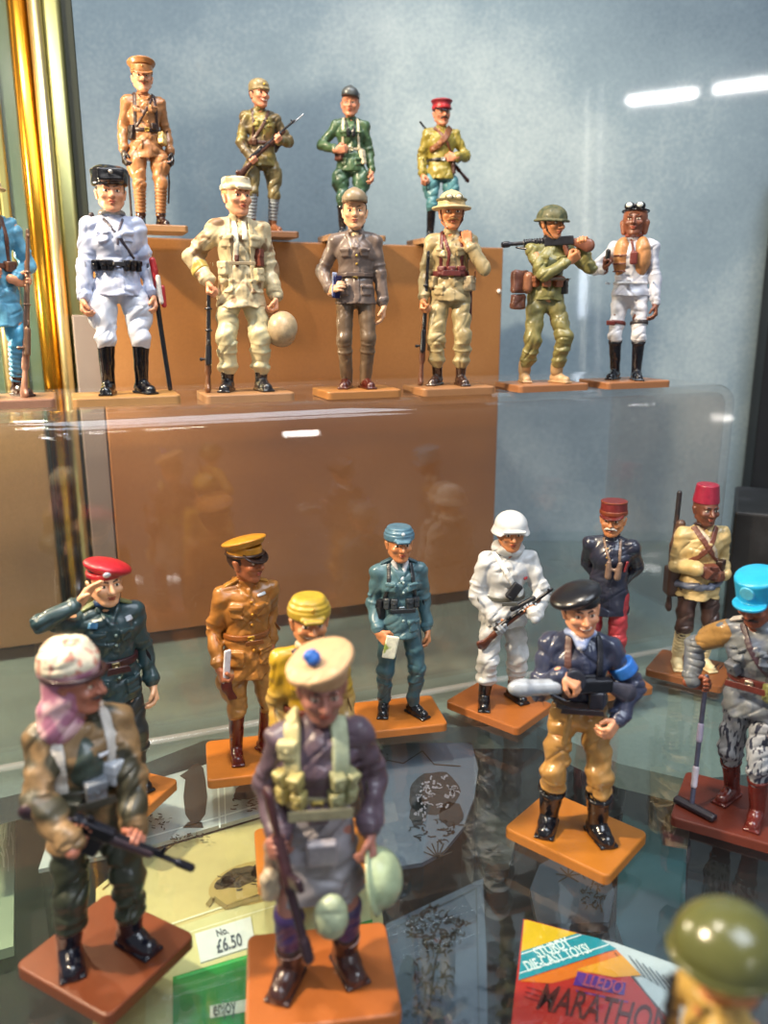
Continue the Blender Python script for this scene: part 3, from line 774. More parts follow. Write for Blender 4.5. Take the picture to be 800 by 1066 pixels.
# brass corner post on the left, made of upright strips
BR = plain('#c08a2c', .22, metal=1.); BR2 = plain('#e6cf94', .3, metal=1.); BR3 = plain('#8b8a5c', .38, metal=.8); DK = plain('#23281f', .4); GRN = plain('#3a4a3c', .12, coat=1.)
post = empty('brass_corner_post', W(-10, 340, -FLOOR)); tag(post, 'polished brass and green glass corner post running up the left side of the cabinet', 'post')
def strip(name, x0, x1, y0, y1, mat, rd):
    bm = bevel_box(x1 - x0, y1 - y0, 330, rd, 5, ((x0 + x1) / 2 + 10, (y0 + y1) / 2 - 340, 165), vert_only=True); bm_obj(name, bm, mat, post, True if rd > 1 else False)
strip('glass_strip', -60, -8.5, 338, 343, GRN, .3); strip('brass_strip', -8.5, -2, 332, 342, BR, 2.6); strip('brass_bead', -2, 2.4, 329, 340, BR2, 2.1); strip('brass_strip', 2.4, 8.6, 333, 342, BR3, 1.6)
strip('dark_edge', 8.6, 12.6, 335, 345, DK, .5); strip('brass_strip', -22, -17, 336, 342, BR2, 1.8); strip('brass_strip', -17, -13.6, 336.5, 342, BR3, 1.)
# brown box and the boards beside it
BX = felt(['#6e4420', '#805328', '#916336'], 10, 1200, .42, key='brown_card')
bx = box_at('display_box', (12.2, 318, -125.5), (176, 372, 25.1), BX, r=.5)
tag(bx, 'tall brown box behind the clear riser carrying the top row of soldiers', 'box')
q = SDF().ell((174.2, 317.6, 7.5), (.9, .6, .9)); V, F = (lambda ax: nets(q.grid(ax), ax))([np.arange(172.7, 175.8, .2), np.arange(316, 319, .2), np.arange(6, 9.2, .2)])
mesh_obj('pin', V + [0, 0, FLOOR], F, plain('#e8e4dc', .3), bx)
gb = box_at('grey_board', (3.4, 320, -125.5), (11.8, 371, -2), felt(['#5f5450', '#6e625c'], 14, 900, .6, key='grey_board'), r=.4); tag(gb, 'narrow grey board standing between the brass post and the brown box', 'board')
p0, p1 = [Vector(place(a, 549, -125.5)) for a in (500, 606)]
c0 = (p0 + p1) / 2 + LN * 24; gr = bevel_box((p1 - p0).length, 42, 96, .8, 2); bmesh.ops.rotate(gr, verts=gr.verts, matrix=Matrix.Rotation(-YAW, 3, 'Z')); bmesh.ops.translate(gr, verts=gr.verts, vec=(c0.x, c0.y, -125.5 + 48 + FLOOR))
o = bm_obj('felt_block', gr, felt(['#5a6670', '#68747e', '#76828c'], 8, 700, key='grey_felt')); tag(o, 'grey felt covered block standing against the back wall right of the brown box', 'block')
# black box and dark upright at the right
KB = felt(['#0c0c0e', '#17171a', '#2a2a2e'], 60, 1600, .55, key='black_leatherette')
az = math.radians(44); u_ = Vector((math.cos(az), -math.sin(az), 0)); w_ = Vector((math.sin(az), math.cos(az), 0)); cc = Vector((237, 238, 0)) + u_ * 30 + w_ * 26
bm = bevel_box(60, 52, 49.5, 1.2, 3); bmesh.ops.rotate(bm, verts=bm.verts, matrix=Matrix.Rotation(-az, 3, 'Z')); bmesh.ops.translate(bm, verts=bm.verts, vec=(cc.x, cc.y, -125.5 + 24.75 + FLOOR))
o = bm_obj('speckled_box', bm, KB); tag(o, 'black speckled box behind the blue capped soldier at the right edge', 'box')
o = box_at('reflection_board', (-90, 322, -125.5), (-9.5, 330, -30), felt(['#4a3722', '#66502f', '#7a6040'], 14, 900, .5, key='reflection_board')); tag(o, 'brown board added for warm reflections behind the brass post below the middle row', 'board')  # added panel, its brown stands in for warm reflections behind the riser
bm = bevel_box(40, 12, 240, .6, 2); bmesh.ops.rotate(bm, verts=bm.verts, matrix=Matrix.Rotation(-YAW, 3, 'Z')); cc = LN * 448 + LX * 223
bmesh.ops.translate(bm, verts=bm.verts, vec=(cc.x, cc.y, -52 + FLOOR)); o = bm_obj('trim_2', bm, plain('#0b0c10', .35)); o['kind'] = 'structure'
# lower glass shelf
GS = glass('shelf_glass', (.90, .95, .95), 1.52, 0., .004)
gsh = box_at('glass_shelf', (-70, 10, -131), (420, 455, -125.5), GS, r=.5)
tag(gsh, 'lower clear glass shelf carrying the front soldiers', 'shelf')
# clear acrylic riser: a top, a front and a right side bent from one sheet
AC = glass('acrylic', (.94, .925, .91), 1.49, .02, .012, (.9, .9, .9, 1))
def riser():
    y0, x1, zt, zb, th, R = 231., 228.5, -26.5, -125.5, 3., 7.
    arc = lambda cx, cz, r: [(cx + r * math.sin(a), cz + r * math.cos(a)) for a in np.linspace(0, PI / 2, 9)]
    # section across x for the right end, the front edge is rounded the same way
    xs = np.concatenate([np.arange(-150, x1 - 12, 12.), np.arange(x1 - 12, x1 + 2, .8)]); ys = np.concatenate([np.arange(y0 - 2, y0 + 12, .8), np.arange(y0 + 12, 326, 12.)]); zs = np.concatenate([np.arange(zb, zt - 12, 9.), np.arange(zt - 12, zt + 2.4, .8)])
    X, Y, Z = np.meshgrid(xs, ys, zs, indexing='ij')
    def rb(hx0, hx1, hy0, hy1, hz0, hz1, r):
        c = ((hx0 + hx1) / 2, (hy0 + hy1) / 2, (hz0 + hz1) / 2); h = ((hx1 - hx0) / 2 - r, (hy1 - hy0) / 2 - r, (hz1 - hz0) / 2 - r)
        a = [np.abs(v - q) - k for v, q, k in zip((X, Y, Z), c, h)]
        return np.sqrt(sum(np.maximum(v, 0) ** 2 for v in a)) + np.minimum(np.maximum(a[0], np.maximum(a[1], a[2])), 0) - r
    D = np.maximum(rb(-400, x1, y0, 700, zb - 300, zt, R), -rb(-400, x1 - th, y0 + th, 700, zb - 300, zt - th, R - th))
    D = np.maximum(D, np.maximum(Y - 312.5, -140 - X))
    V, F = nets(D, (xs, ys, zs))
    V[:, 2] = np.maximum(V[:, 2], zb)
    o = mesh_obj('clear_riser', V + [0, 0, FLOOR], F, AC); tag(o, 'large clear acrylic riser carrying the middle row of soldiers', 'riser')
    ft = glass('acrylic_edge', (.95, .95, .95), 1.49, .1, .09, (.95, .95, .95, 1)); box_at('foot_edge', (-150, 228.6, -125.5), (228.5, 230.9, -124.3), ft, o, r=.3)
riser()
# strip lamps of the shop and glowing stand-ins, seen mirrored in wall and acrylic
STRIP_LABELS = ['bright white strip lamp mirrored high on the back wall, the one nearer the pilot', 'bright white strip lamp mirrored high on the back wall at the right edge', 'white strip lamp mirrored just under the front edge of the clear riser', 'white strip lamp mirrored in the riser beside the red fez soldier',
         'tall thin glowing strip added for a door frame mirrored behind the helmeted machine gunner', 'second thin glowing strip added for a door frame mirrored between machine gunner and pilot', 'short bluish glowing strip added for a lit window mirrored behind the machine gunner']
def tubelamp(a, b, r, strength, col=(1, .97, .93)):
    key = 'tube%s' % strength; m = bpy.data.materials.get(key)
    if not m:
        m = bpy.data.materials.new(key); m.use_nodes = True; n = m.node_tree.nodes; n.clear(); e = n.new('ShaderNodeEmission'); u = n.new('ShaderNodeOutputMaterial'); e.inputs[0].default_value = col + (1,); e.inputs[1].default_value = strength; m.node_tree.links.new(e.outputs[0], u.inputs[0])
    a, b = Vector(a), Vector(b); L = (b - a).length; nv = 16
    vs = [(r * math.cos(2 * PI * i / nv), r * math.sin(2 * PI * i / nv), z) for z in (0, L) for i in range(nv)]; fs = [(i, (i + 1) % nv, nv + (i + 1) % nv, nv + i) for i in range(nv)] + [tuple(range(nv))[::-1], tuple(range(nv, 2 * nv))]
    o = mesh_obj('light_strip', vs, fs, m); o.location = W(*a); o.rotation_euler = (b - a).to_track_quat('Z', 'Y').to_euler()
    tag(o, 'glowing strip in the shop facing the cabinet', 'lamp'); o['label'] = STRIP_LABELS.pop(0); return o
def mirror_wall(px, py, t):
    v = Vector(place(px, py, -100 if py > 322 else 100)).normalized(); n = LN; P = v * (458 / v.dot(n)); r = v - n * 2 * v.dot(n); return P + r * t
def mirror_front(px, py, t):
    v = Vector(place(px, py, -100 if py > 322 else 100)).normalized() * t; return Vector((v.x, 462 - v.y, v.z))
def mirror_twice(px, py, t):
    q = mirror_front(px, py, t); return Vector((q.x, q.y, -251 - q.z))
tubelamp(mirror_wall(655, 105, 3350), mirror_wall(725, 97, 3350), 11, 150); tubelamp(mirror_wall(745, 93, 3350), mirror_wall(812, 84, 3350), 11, 150)
tubelamp(mirror_front(296, 451, 1500), mirror_front(332, 450, 1500), 4.5, 40); tubelamp(mirror_twice(660, 588, 3000), mirror_twice(688, 592, 3000), 9, 90)
tubelamp(mirror_wall(612, 92, 2500), mirror_wall(607, 392, 2500), 4, 9, (1, .95, .8)); tubelamp(mirror_wall(626, 92, 2500), mirror_wall(622, 392, 2500), 3, 7, (1, .97, .9)); tubelamp(mirror_wall(609, 250, 2500), mirror_wall(607, 330, 2500), 11, 32, (.75, .85, 1))  # glowing strips added for a mirrored door frame and a lit window
# ------------------------------------------------------------------ things below the glass
def slab(name, pts, z, th, mat, label, cat, group=None):
    pts = on_level(pts, z); o = bm_obj(name, poly(pts, z, th), mat); tag(o, label, cat, group); return o
def printed(pts, z, mat, label, cat):
    """a dark carton standing on the cabinet floor with a printed top"""
    P = on_level(pts, z); cx = sum(p[0] for p in P) / len(P); cy = sum(p[1] for p in P) / len(P)
    o = bm_obj('printed_carton', poly(P, z, 1.2), mat); tag(o, label, cat)
    bm_obj('carton_body', poly([(cx + (a - cx) * .985, cy + (b - cy) * .985) for a, b in P], z - 1.2, z - 1.2 + FLOOR), plain('#1a100c', .7), o); return o
def ink(name, shapes, z, mat, parent, lift=.12):
    """flat printed shapes: outlines given on the photograph, carried to the sheet"""
    bm = bmesh.new()
    for sh in shapes:
        vs = [bm.verts.new((*p, z + FLOOR + lift)) for p in on_level(sh, z)]
        if len(vs) > 2: bm.faces.new(vs)
    bmesh.ops.triangulate(bm, faces=bm.faces)
    bmesh.ops.recalc_face_normals(bm, faces=bm.faces)
    return bm_obj(name, bm, mat, parent)
def line(pts, w=1.):
    out = []
    for (a, b), (c, d) in zip(pts[:-1], pts[1:]):
        L = math.hypot(c - a, d - b) or 1; nx, ny = -(d - b) / L * w / 2, (c - a) / L * w / 2
        out.append([(a + nx, b + ny), (c + nx, d + ny), (c - nx, d - ny), (a - nx, b - ny)])
    return out
def oval(cx, cy, rx, ry, n=20, rot=0, wob=0):
    return [(cx + math.cos(a) * rx * (1 + wob * math.sin(5 * a)) * math.cos(rot) - math.sin(a) * ry * math.sin(rot), cy + math.cos(a) * rx * math.sin(rot) + math.sin(a) * ry * math.cos(rot) * (1 + wob * math.cos(7 * a))) for a in [2 * PI * i / n for i in range(n)]]
def scribble(cx, cy, rx, ry, n, w=.8, seed=1, ln=.35):
    rnd = random.Random(seed); out = []
    for i in range(n):
        a = rnd.uniform(0, 2 * PI); r = math.sqrt(rnd.random()); x, y = cx + rx * r * math.cos(a), cy + ry * r * math.sin(a); t = rnd.uniform(0, 2 * PI)
        x2, y2 = x + math.cos(t) * rx * ln * .5, y + math.sin(t) * ry * ln * .5; x3, y3 = x2 + math.cos(t + .8) * rx * ln * .4, y2 + math.sin(t + .8) * ry * ln * .4
        out += line([(x, y), (x2, y2), (x3, y3)], w * rnd.uniform(.6, 1.6))
    return out
def words(text, px, py, px2, py2, size, z, mat, parent, shear=0., name='lettering', sx=1.):
    """print text on the level z, its baseline from one image point towards another; size in millimetres"""
    a, b = Vector(place(px, py, z)), Vector(place(px2, py2, z)); d = b - a
    c = bpy.data.curves.new(name, 'FONT'); c.body = text; c.size = size * MM; c.shear = shear; c.extrude = .00004; c.offset = size * MM * .014; c.resolution_u = 3
    c.materials.append(mat); t = bpy.data.objects.new('t', c); COL.objects.link(t); bpy.context.view_layer.update()
    me = bpy.data.meshes.new_from_object(t); bpy.data.objects.remove(t); me.name = name
    w = max(v.co.x for v in me.vertices) - min(v.co.x for v in me.vertices)
    for v in me.vertices: v.co.x *= d.length * MM / w * sx
    o = bpy.data.objects.new(name, me); COL.objects.link(o); o.location = W(a.x, a.y, z + .22); o.rotation_euler = (0, 0, math.atan2(d.y, d.x)); o.parent = parent
    return o
INK = plain('#2a211e', .7); INK2 = plain('#4a3430', .7); GRYC = plain('#a9acab', .6); CREAM = plain('#c9b67c', .5); GOLD = plain('#7a5a2a', .5)
Z1 = -164.
# penguin sheet
ZP = -137.
pg = printed([(40, 905), (60, 845), (148, 815), (286, 775), (300, 772), (300, 838), (150, 882)], ZP, GRYC, 'pale grey printed carton top with a standing penguin drawn in brown ink', 'carton')
ink('penguin_drawing', [[(190, 806), (196, 802), (200, 796), (207, 795), (212, 800), (214, 812), (216, 830), (214, 848), (208, 856), (199, 857), (193, 848), (191, 830), (193, 812), (187, 808)], [(196, 856), (190, 862), (212, 862), (210, 856)]] + scribble(198, 873, 18, 6, 24, .9, 2) + scribble(165, 855, 14, 8, 18, .8, 5), ZP, INK, pg)
ink('panel_rule', line([(226, 790), (229, 862)], 2.0) + line([(150, 873), (228, 851), (297, 830)], 1.4) + line([(233, 794), (235, 858)], 1.2), ZP, plain('#d8dad6', .6), pg)
ink('seal_drawing', [oval(262, 822, 20, 9, 16, -.35, .1), oval(276, 808, 9, 10, 12, .3, .1)] + scribble(262, 838, 22, 8, 26, .8, 3), ZP, INK2, pg)
# bear picture
br = printed([(384, 800), (400, 778), (478, 762), (492, 775), (498, 800), (494, 830), (482, 862), (462, 886), (440, 898), (415, 902), (392, 896), (384, 880)], ZP, plain('#5a6172', .5), 'grey rounded carton top with a drawing of a shaggy animal', 'carton')
ink('animal_drawing', [oval(452, 826, 27, 22, 22, -.3, .06), oval(470, 848, 13, 13, 14, 0, .08), oval(436, 846, 9, 15, 14, .2, .1)] + scribble(452, 862, 30, 14, 30, 1.3, 8), ZP, plain('#2c2428', .7), br)
ink('fur_drawing', scribble(454, 826, 22, 17, 46, 1.5, 51, .3) + scribble(438, 846, 7, 12, 16, 1.4, 52), ZP, plain('#8a8492', .6), br, .3)
ink('grass_drawing', sum([line([(456, 893), (456 + 16 * math.sin(a), 893 - 16 * math.cos(a))], 1.4) for a in (-1.2, -.8, -.4, 0, .4, .8, 1.2)], []) + line([(395, 790), (420, 795), (440, 782), (452, 796), (480, 798)], 1.2) + scribble(400, 790, 12, 6, 10, 1.2, 3), ZP, INK, br)
# tree picture
tp = printed([(402, 962), (503, 914), (507, 1000), (508, 1090), (398, 1090)], ZP, plain('#3c4656', .45), 'blue-grey carton top printed with trees beside the cream carton', 'carton')
ink('print_border', line([(410, 967), (496, 925), (499, 1075)], 1.4), ZP, plain('#2b3038', .5), tp)
ink('tree_drawing', scribble(455, 965, 30, 22, 110, 1.6, 11, .3) + scribble(450, 1010, 22, 34, 70, 1.4, 12, .3) + scribble(425, 1050, 18, 12, 30, 1.2, 13) + line([(460, 975), (452, 1010), (446, 1060)], 2.2), ZP, plain('#1c1e22', .6), tp)
ink('trunk_drawing', [oval(424, 1020, 10, 26, 14, .1, .08), oval(452, 1062, 12, 14, 12, 0, .1)], ZP, plain('#27323c', .6), tp)
# plant picture under the commando
pp = slab('round_picture', [(552, 925), (562, 900), (585, 888), (612, 888), (634, 905), (640, 930), (634, 960), (560, 962)], Z1, 3, plain('#3c4350', .5), 'grey rounded card with a small plant drawing beside the red and yellow carton', 'picture')
ink('plant_drawing', sum([line([(592, 912), (592 + 13 * math.sin(a), 912 - 11 * math.cos(a))], 1.6) for a in (-2.2, -1.4, -.7, 0, .7, 1.4, 2.2)], []) + scribble(618, 930, 14, 20, 40, 1.4, 21), Z1, INK, pp)
sp = slab('small_picture', [(606, 800), (650, 788), (652, 838), (608, 856)], Z1, 3, plain('#8f979a', .5), 'small dark picture with a pale border behind the commando', 'picture')
ink('dark_print', [[(612, 806), (643, 797), (644, 832), (613, 846)]], Z1, plain('#15171a', .5), sp)
sc_ = slab('pebbled_card', [(676, 806), (716, 814), (720, 850), (716, 882), (690, 880), (676, 850)], Z1, 3, felt(['#2a211c', '#5d4a3a', '#8a7a68'], 60, 400, .7, key='pebble'), 'brown mottled card under the glass beside the mine detector soldier', 'card')
mc = slab('mottled_card', [(500, 790), (535, 775), (540, 860), (530, 905), (505, 910), (494, 880)], Z1, 3, felt(['#15130f', '#4a4238', '#7d776c'], 50, 400, .7, key='mottle'), 'dark mottled card under the glass beside the shaggy animal card', 'card')
tl = slab('teal_panel', [(655, 800), (676, 806), (690, 880), (715, 884), (712, 1010), (650, 985), (642, 960), (645, 880)], Z1 + 2, 4, plain('#1c4a55', .35, coat=.5), 'dark teal panel lying under the glass in front of the mine detector', 'panel')
lp = slab('patterned_card', [(-40, 735), (10, 730), (16, 800), (14, 985), (-40, 1000)], Z1, 3, plain('#8d977c', .5), 'pale green patterned card at the left edge under the glass', 'card')
ink('leaf_pattern', scribble(0, 820, 14, 80, 60, 1.2, 31, .4), Z1, plain('#c3cbb2', .5), lp)
# cream carton
Z2 = -139.
OUT = [(96, 1090), (100, 925), (150, 884), (163, 887), (182, 872), (200, 858), (230, 843), (262, 834), (300, 832), (340, 842), (372, 868), (384, 886), (399, 955), (401, 1090)]
ct = slab('toy_carton', OUT, Z2, 33, CREAM, 'cream carton with an arched top, gold outline and green window under the glass', 'carton')
def inset(k): return [(250 + (a - 250) * k, 960 + (b - 960) * k) for a, b in OUT]
ink('gold_outline', line(inset(.955)[1:13], 2.0), Z2, GOLD, ct); ink('inner_panel', [[(155, 975), (290, 930), (384, 905), (390, 1090), (150, 1090)]], Z2, plain('#cfc691', .35), ct); ink('window_edge', line([(150, 972), (292, 925), (384, 902)], 1.6) + line([(152, 985), (292, 942), (386, 918)], 1.2), Z2, plain('#efe8c4', .2), ct, .2)
ink('emblem', [oval(262, 920, 46, 22, 28, -.25)], Z2, plain('#b59a5c', .5), ct, .2); ink('emblem_animals', [oval(250, 914, 22, 10, 18, -.3, .1), oval(278, 906, 17, 9, 16, -.2, .12), oval(234, 920, 12, 6, 12, -.4, .1)], Z2, plain('#4a3a22', .6), ct, .3)
ink('ribbon', line([(222, 936), (236, 946), (262, 938), (292, 932), (304, 920)], 5) + line([(222, 936), (216, 944)], 5), Z2, plain('#8f7a48', .5), ct, .35); ink('hull', scribble(258, 918, 34, 9, 30, 1.0, 41, .3), Z2, plain('#2e2415', .6), ct, .4)
st = slab('price_sticker', [(203, 972), (261, 954), (266, 984), (209, 1002)], Z2 + .5, .4, plain('#d8dad8', .5), 'white paper price sticker with handwriting on the cream carton', 'sticker')
words('£6.50', 226, 993, 254, 984, 5.5, Z2 + .5, plain('#5a606a', .6), st, .3, 'handwriting'); words('No.', 226, 976, 238, 972, 3.2, Z2 + .5, plain('#6a7078', .6), st, .1, 'handwriting')
ink('green_window', [[(180, 1018), (240, 1000), (330, 975), (388, 958), (391, 1090), (180, 1090)]], Z2, plain('#1f8a3a', .25, coat=.6), ct, .3); ink('green_fold', line([(184, 1020), (240, 1003), (300, 985)], 3), Z2, plain('#3fae5a', .25), ct, .4)
ink('label_strip', [[(219, 1049), (262, 1041), (262, 1054), (219, 1062)]], Z2, plain('#dfe3d0', .4), ct, .45); words('enjoy', 222, 1059, 246, 1054, 5.4, Z2 + .35, plain('#26382a', .5), ct, 0)
# red and yellow die-cast carton
Z3 = -140.
rc = slab('die_cast_carton', [(545, 957), (549, 957), (623, 977), (720, 1090), (530, 1090), (536, 1035)], Z3, 32, plain('#c4241c', .35, coat=.5), 'red carton for die-cast toys with a yellow corner and teal band', 'carton')
ink('yellow_corner', [[(546, 958), (549, 958), (601, 972), (543, 991)]], Z3, plain('#e8b81c', .35, coat=.4), rc); ink('teal_band', [[(601, 972), (623, 977), (642, 988), (540, 1021), (543, 991)]], Z3, plain('#1793a4', .35, coat=.4), rc)
ink('white_rule', line([(543, 994), (605, 974)], 1.3) + line([(541, 1014), (634, 984)], 1.3), Z3, plain('#e6eef0', .4), rc, .2)
ink('orange_field', [[(540, 1022), (642, 989), (656, 1003), (575, 1024)]], Z3, plain('#e2701c', .35, coat=.4), rc); ink('orange_field', [[(600, 1010), (648, 995), (668, 1016), (640, 1018)]], Z3, plain('#e89c22', .35, coat=.4), rc, .18)
WH = plain('#eef4f4', .4); words('STURDY', 561, 998, 596, 985, 4.0, Z3, WH, rc); words('DIE-CAST TOYS!', 550, 1012, 616, 992, 4.0, Z3, WH, rc)
ink('purple_block', [[(597, 1026), (602, 1012), (652, 1024), (650, 1037)]], Z3, plain('#5a2a8c', .4), rc, .2); words('LLEDO', 606, 1026, 648, 1036, 5.2, Z3 + .2, plain('#c04a6a', .4), rc, .4); ink('purple_rule', line([(600, 1032), (654, 1044)], 1.4), Z3, plain('#5a2a8c', .4), rc, .2)
words('MARATHON', 557, 1050, 702, 1082, 10, Z3, plain('#5a1014', .4), rc, .45); ink('speed_line', line([(548, 1028), (566, 1033)], 1.2) + line([(547, 1033), (564, 1038)], 1.2) + line([(546, 1038), (562, 1043)], 1.2), Z3, plain('#7a1418', .4), rc)
wf = slab('white_leaflet', [(626, 978), (640, 981), (704, 1004), (760, 1040), (770, 1090), (722, 1090)], Z3 - .3, 5, plain('#cfd2d6', .3, coat=.6), 'white glossy leaflet tucked beside the red die-cast carton', 'leaflet')
ink('small_print', sum([line([(655 + i * 7, 995 + i * 4), (672 + i * 7, 1018 + i * 4)], 1.3) for i in range(7)], []) + line([(640, 992), (670, 1030), (690, 1058)], 1.), Z3, plain('#6b6f78', .5), wf)

TOPZ, MIDZ, LOWZ = 27.6, -24., -123.
G1 = 'painted soldiers in the top row on the brown box'
G2 = 'painted soldiers in the middle row on the clear riser'
G3 = 'painted soldiers on the lower glass shelf'
# ---------------- top row
def soldier_t1():
    s = Fig('tan uniformed officer in a peaked cap and dark gloves standing on the brown box', place(158, 236, TOPZ), 8, h=.34, size=.83,
            hands=[H((-9.2, -.6, 28)), H((9.4, -.6, 28.5))], head=(-4, 0, 0), feet=((-3.9, 0, -12), (4., -.5, 16)), group=G1, base=(27, 21, 0, 0, 0), basecol='#b07a52')
    s.body(brow='#5a3420', moustache=('#6b4426', 1), hair='#4a2c1c')
    s.tunic('#9a6a42', z=26, collar=.9, pockets=[(-3, 44, 1.4, 1.3), (3, 44, 1.4, 1.3), (-3.6, 30.5, 1.7, 1.7)], buttons=('#8a6a3a', [45.5, 42.5, 39.5]), open_v=46)
    s.trousers('#a87246', to=14, flare=.6); s.boots('#2c150f', top=5, puttee='#9a683e', ptop=16)
    s.band(36.4, 1.5, '#2e1a16', buckle='#b08b3e'); s.over(-4.2, -3.9, '#38211a'); s.over(4.2, 3.9, '#38211a'); s.strap([(-4.8, 36), (-1, 42), (3.4, 49)], '#38211a', .4)
    s.pouch(-5.2, 35, 1.3, 2.8, 1.1, '#24140f', name='holster'); s.pouch(5.4, 33.5, 1.9, 2.3, 1.2, '#d9b56c', name='canteen', rot=12); s.pouch(2.4, 37.6, 1.1, 1.2, .9, '#2a1813')
    for i in (0, 1):   # gloves
        q = SDF(); s.handops(q, i, 1.22); s.put('glove', q, paint('#231713', .35, .4), h=.3)
    s.tube('scabbard', [(-7.2, 1., 31), (-7.6, 2.4, 18), (-7.4, 3.2, 2.5)], .5, '#2c1c18'); s.tube('sword', [(8.2, 1, 32), (8.6, 2.4, 18), (7.9, 3., 10)], .45, '#3a2a26')
    s.headgear('peaked_cap', lambda q: hat_peaked(q, 4.8, -12), '#a06c3e'); s.headgear('cap_peak', lambda q: hat_peak(q), '#8f5f36')
    s.headgear('cap_badge', lambda q: q.ell((0, -4.3, 2.9), (.5, .3, .6)), '#8a6230', metal=.5)
def soldier_t2():
    A, B = (-12.5, -6.2, 23.5), (13.5, -9.5, 45)
    s = Fig('olive soldier in a field cap gripping a bayoneted rifle across his body', place(275, 242, TOPZ), 12, h=.34, size=.83,
            hands=[on(A, B, .27, (.2, -.2, .9), (1, -.4, 0), (-1, .6, -.6)), on(A, B, .68, (-.3, -.2, .9), (-1, -.2, .6), (1, .4, -1))],
            head=(18, 0, 0), feet=((-5.5, -1, -20), (4.5, 1.5, 25)), skin='red', group=G1, basecol='#8a5a40')
    s.body(brow='#2c1a12', smile=True, hair='#2a1a14')
    s.tunic('#7c6b45', z=27, collar=.9, pockets=[(-3, 44, 1.4, 1.3), (3, 44, 1.4, 1.3)], buttons=('#4a3a22', [45, 42, 39]), m=paint('#67583a', col2='#8f8240', scale2=90, mix=(.5, .62)))
    s.trousers('#6d603c', to=13, flare=.4); s.boots('#7a4a2c', top=5, puttee='#8b949b', ptop=16.5)
    s.band(36.4, 1.4, '#4a2c1e'); s.strap([(-4.5, 37), (0, 43), (3.6, 49.6)], '#4e3020'); s.over(-4, -3.8, '#4e3020', .4)
    for x in (-3.6, 3.4): s.pouch(x, 36.6, 1.5, 1.3, .9, '#4e2e1c')
    s.gun(A, B, 'rifle', up=(0, -.3, 1), wood='#4c2b1e'); s.tube('bayonet', [np.array(B) - [1.5, -.1, 1.2], np.array(B) + [3.2, -.5, 2.7]], .33, '#d9dde6', metal=.8, rough=.25)
    s.blob('bedroll', lambda q: q.ell((5.5, 6.2, 40), (4.8, 2.0, 6.5)), '#5c4a3c')
    s.headgear('field_cap', lambda q: (hat_field(q, flap=False), q.ell((0, .5, 3.6), (3.4, 3.8, 2.2), k=.5)), '#8a7a55'); s.headgear('cap_badge', lambda q: q.ell((0, -3.9, 3.1), (.45, .3, .5)), '#d8b03c')
def soldier_t3():
    s = Fig('green uniformed soldier in a dark side cap with white straps and black binoculars', place(366, 246, TOPZ), 2, h=.34, size=.84,
            hands=[H((-6.4, -6.2, 36), (.9, -.2, .1), (0, 1, .2), .55, (-1, .2, -.8)), H((9.4, -1.5, 27.5))], head=(-6, 2, 3), feet=((-4, 0, -10), (4, 0, 12)), group=G1, skin='red', basecol='#b07a52')
    s.body(brow='#5a3a22', hair='#6a4a30')
    s.tunic('#3f5a3c', z=27.5, collar=.9, pockets=[(-3.3, 31.5, 1.6, 1.5), (3.3, 31.5, 1.6, 1.5), (-3, 43, 1.4, 1.3), (3, 43, 1.4, 1.3)])
    s.trousers('#37553e', to=13, flare=.9); s.boots('#1d1a1c', top=13)
    s.band(37, 1.3, '#cfc3a8', buckle='#e8dcb8'); s.over(-3.6, -3.4, '#d8ccae', .42, 37); s.over(3.6, 3.4, '#d8ccae', .42, 37)
    s.blob('binoculars', lambda q: [q.cap((x, -6.4, 42.2), (x * 1.25, -6.6, 44.6), .95, .75, k=.1) for x in (-1.1, 1.1)] + [q.cap((-1, -6.4, 43.6), (1, -6.4, 43.6), .5)], '#14161a', rough=.25)
    s.strap([(-1.2, 45), (-2.3, 49.8)], '#1c1a1c', .25, 'neck_strap'); s.strap([(1.2, 45), (2.3, 49.8)], '#1c1a1c', .25, 'neck_strap')
    s.pouch(-4.6, 34, 2.0, 2.2, 1.3, '#5b2f22', name='map_case'); s.pouch(4.9, 33.6, 1.3, 3.0, 1., '#cfc3a4', name='haversack', rot=-8)
    s.headgear('side_cap', lambda q: hat_side(q, 4), '#454b4e'); s.headgear('cap_badge', lambda q: q.ell((0, -4.0, 3.3), (.45, .3, .45)), '#7a3226')
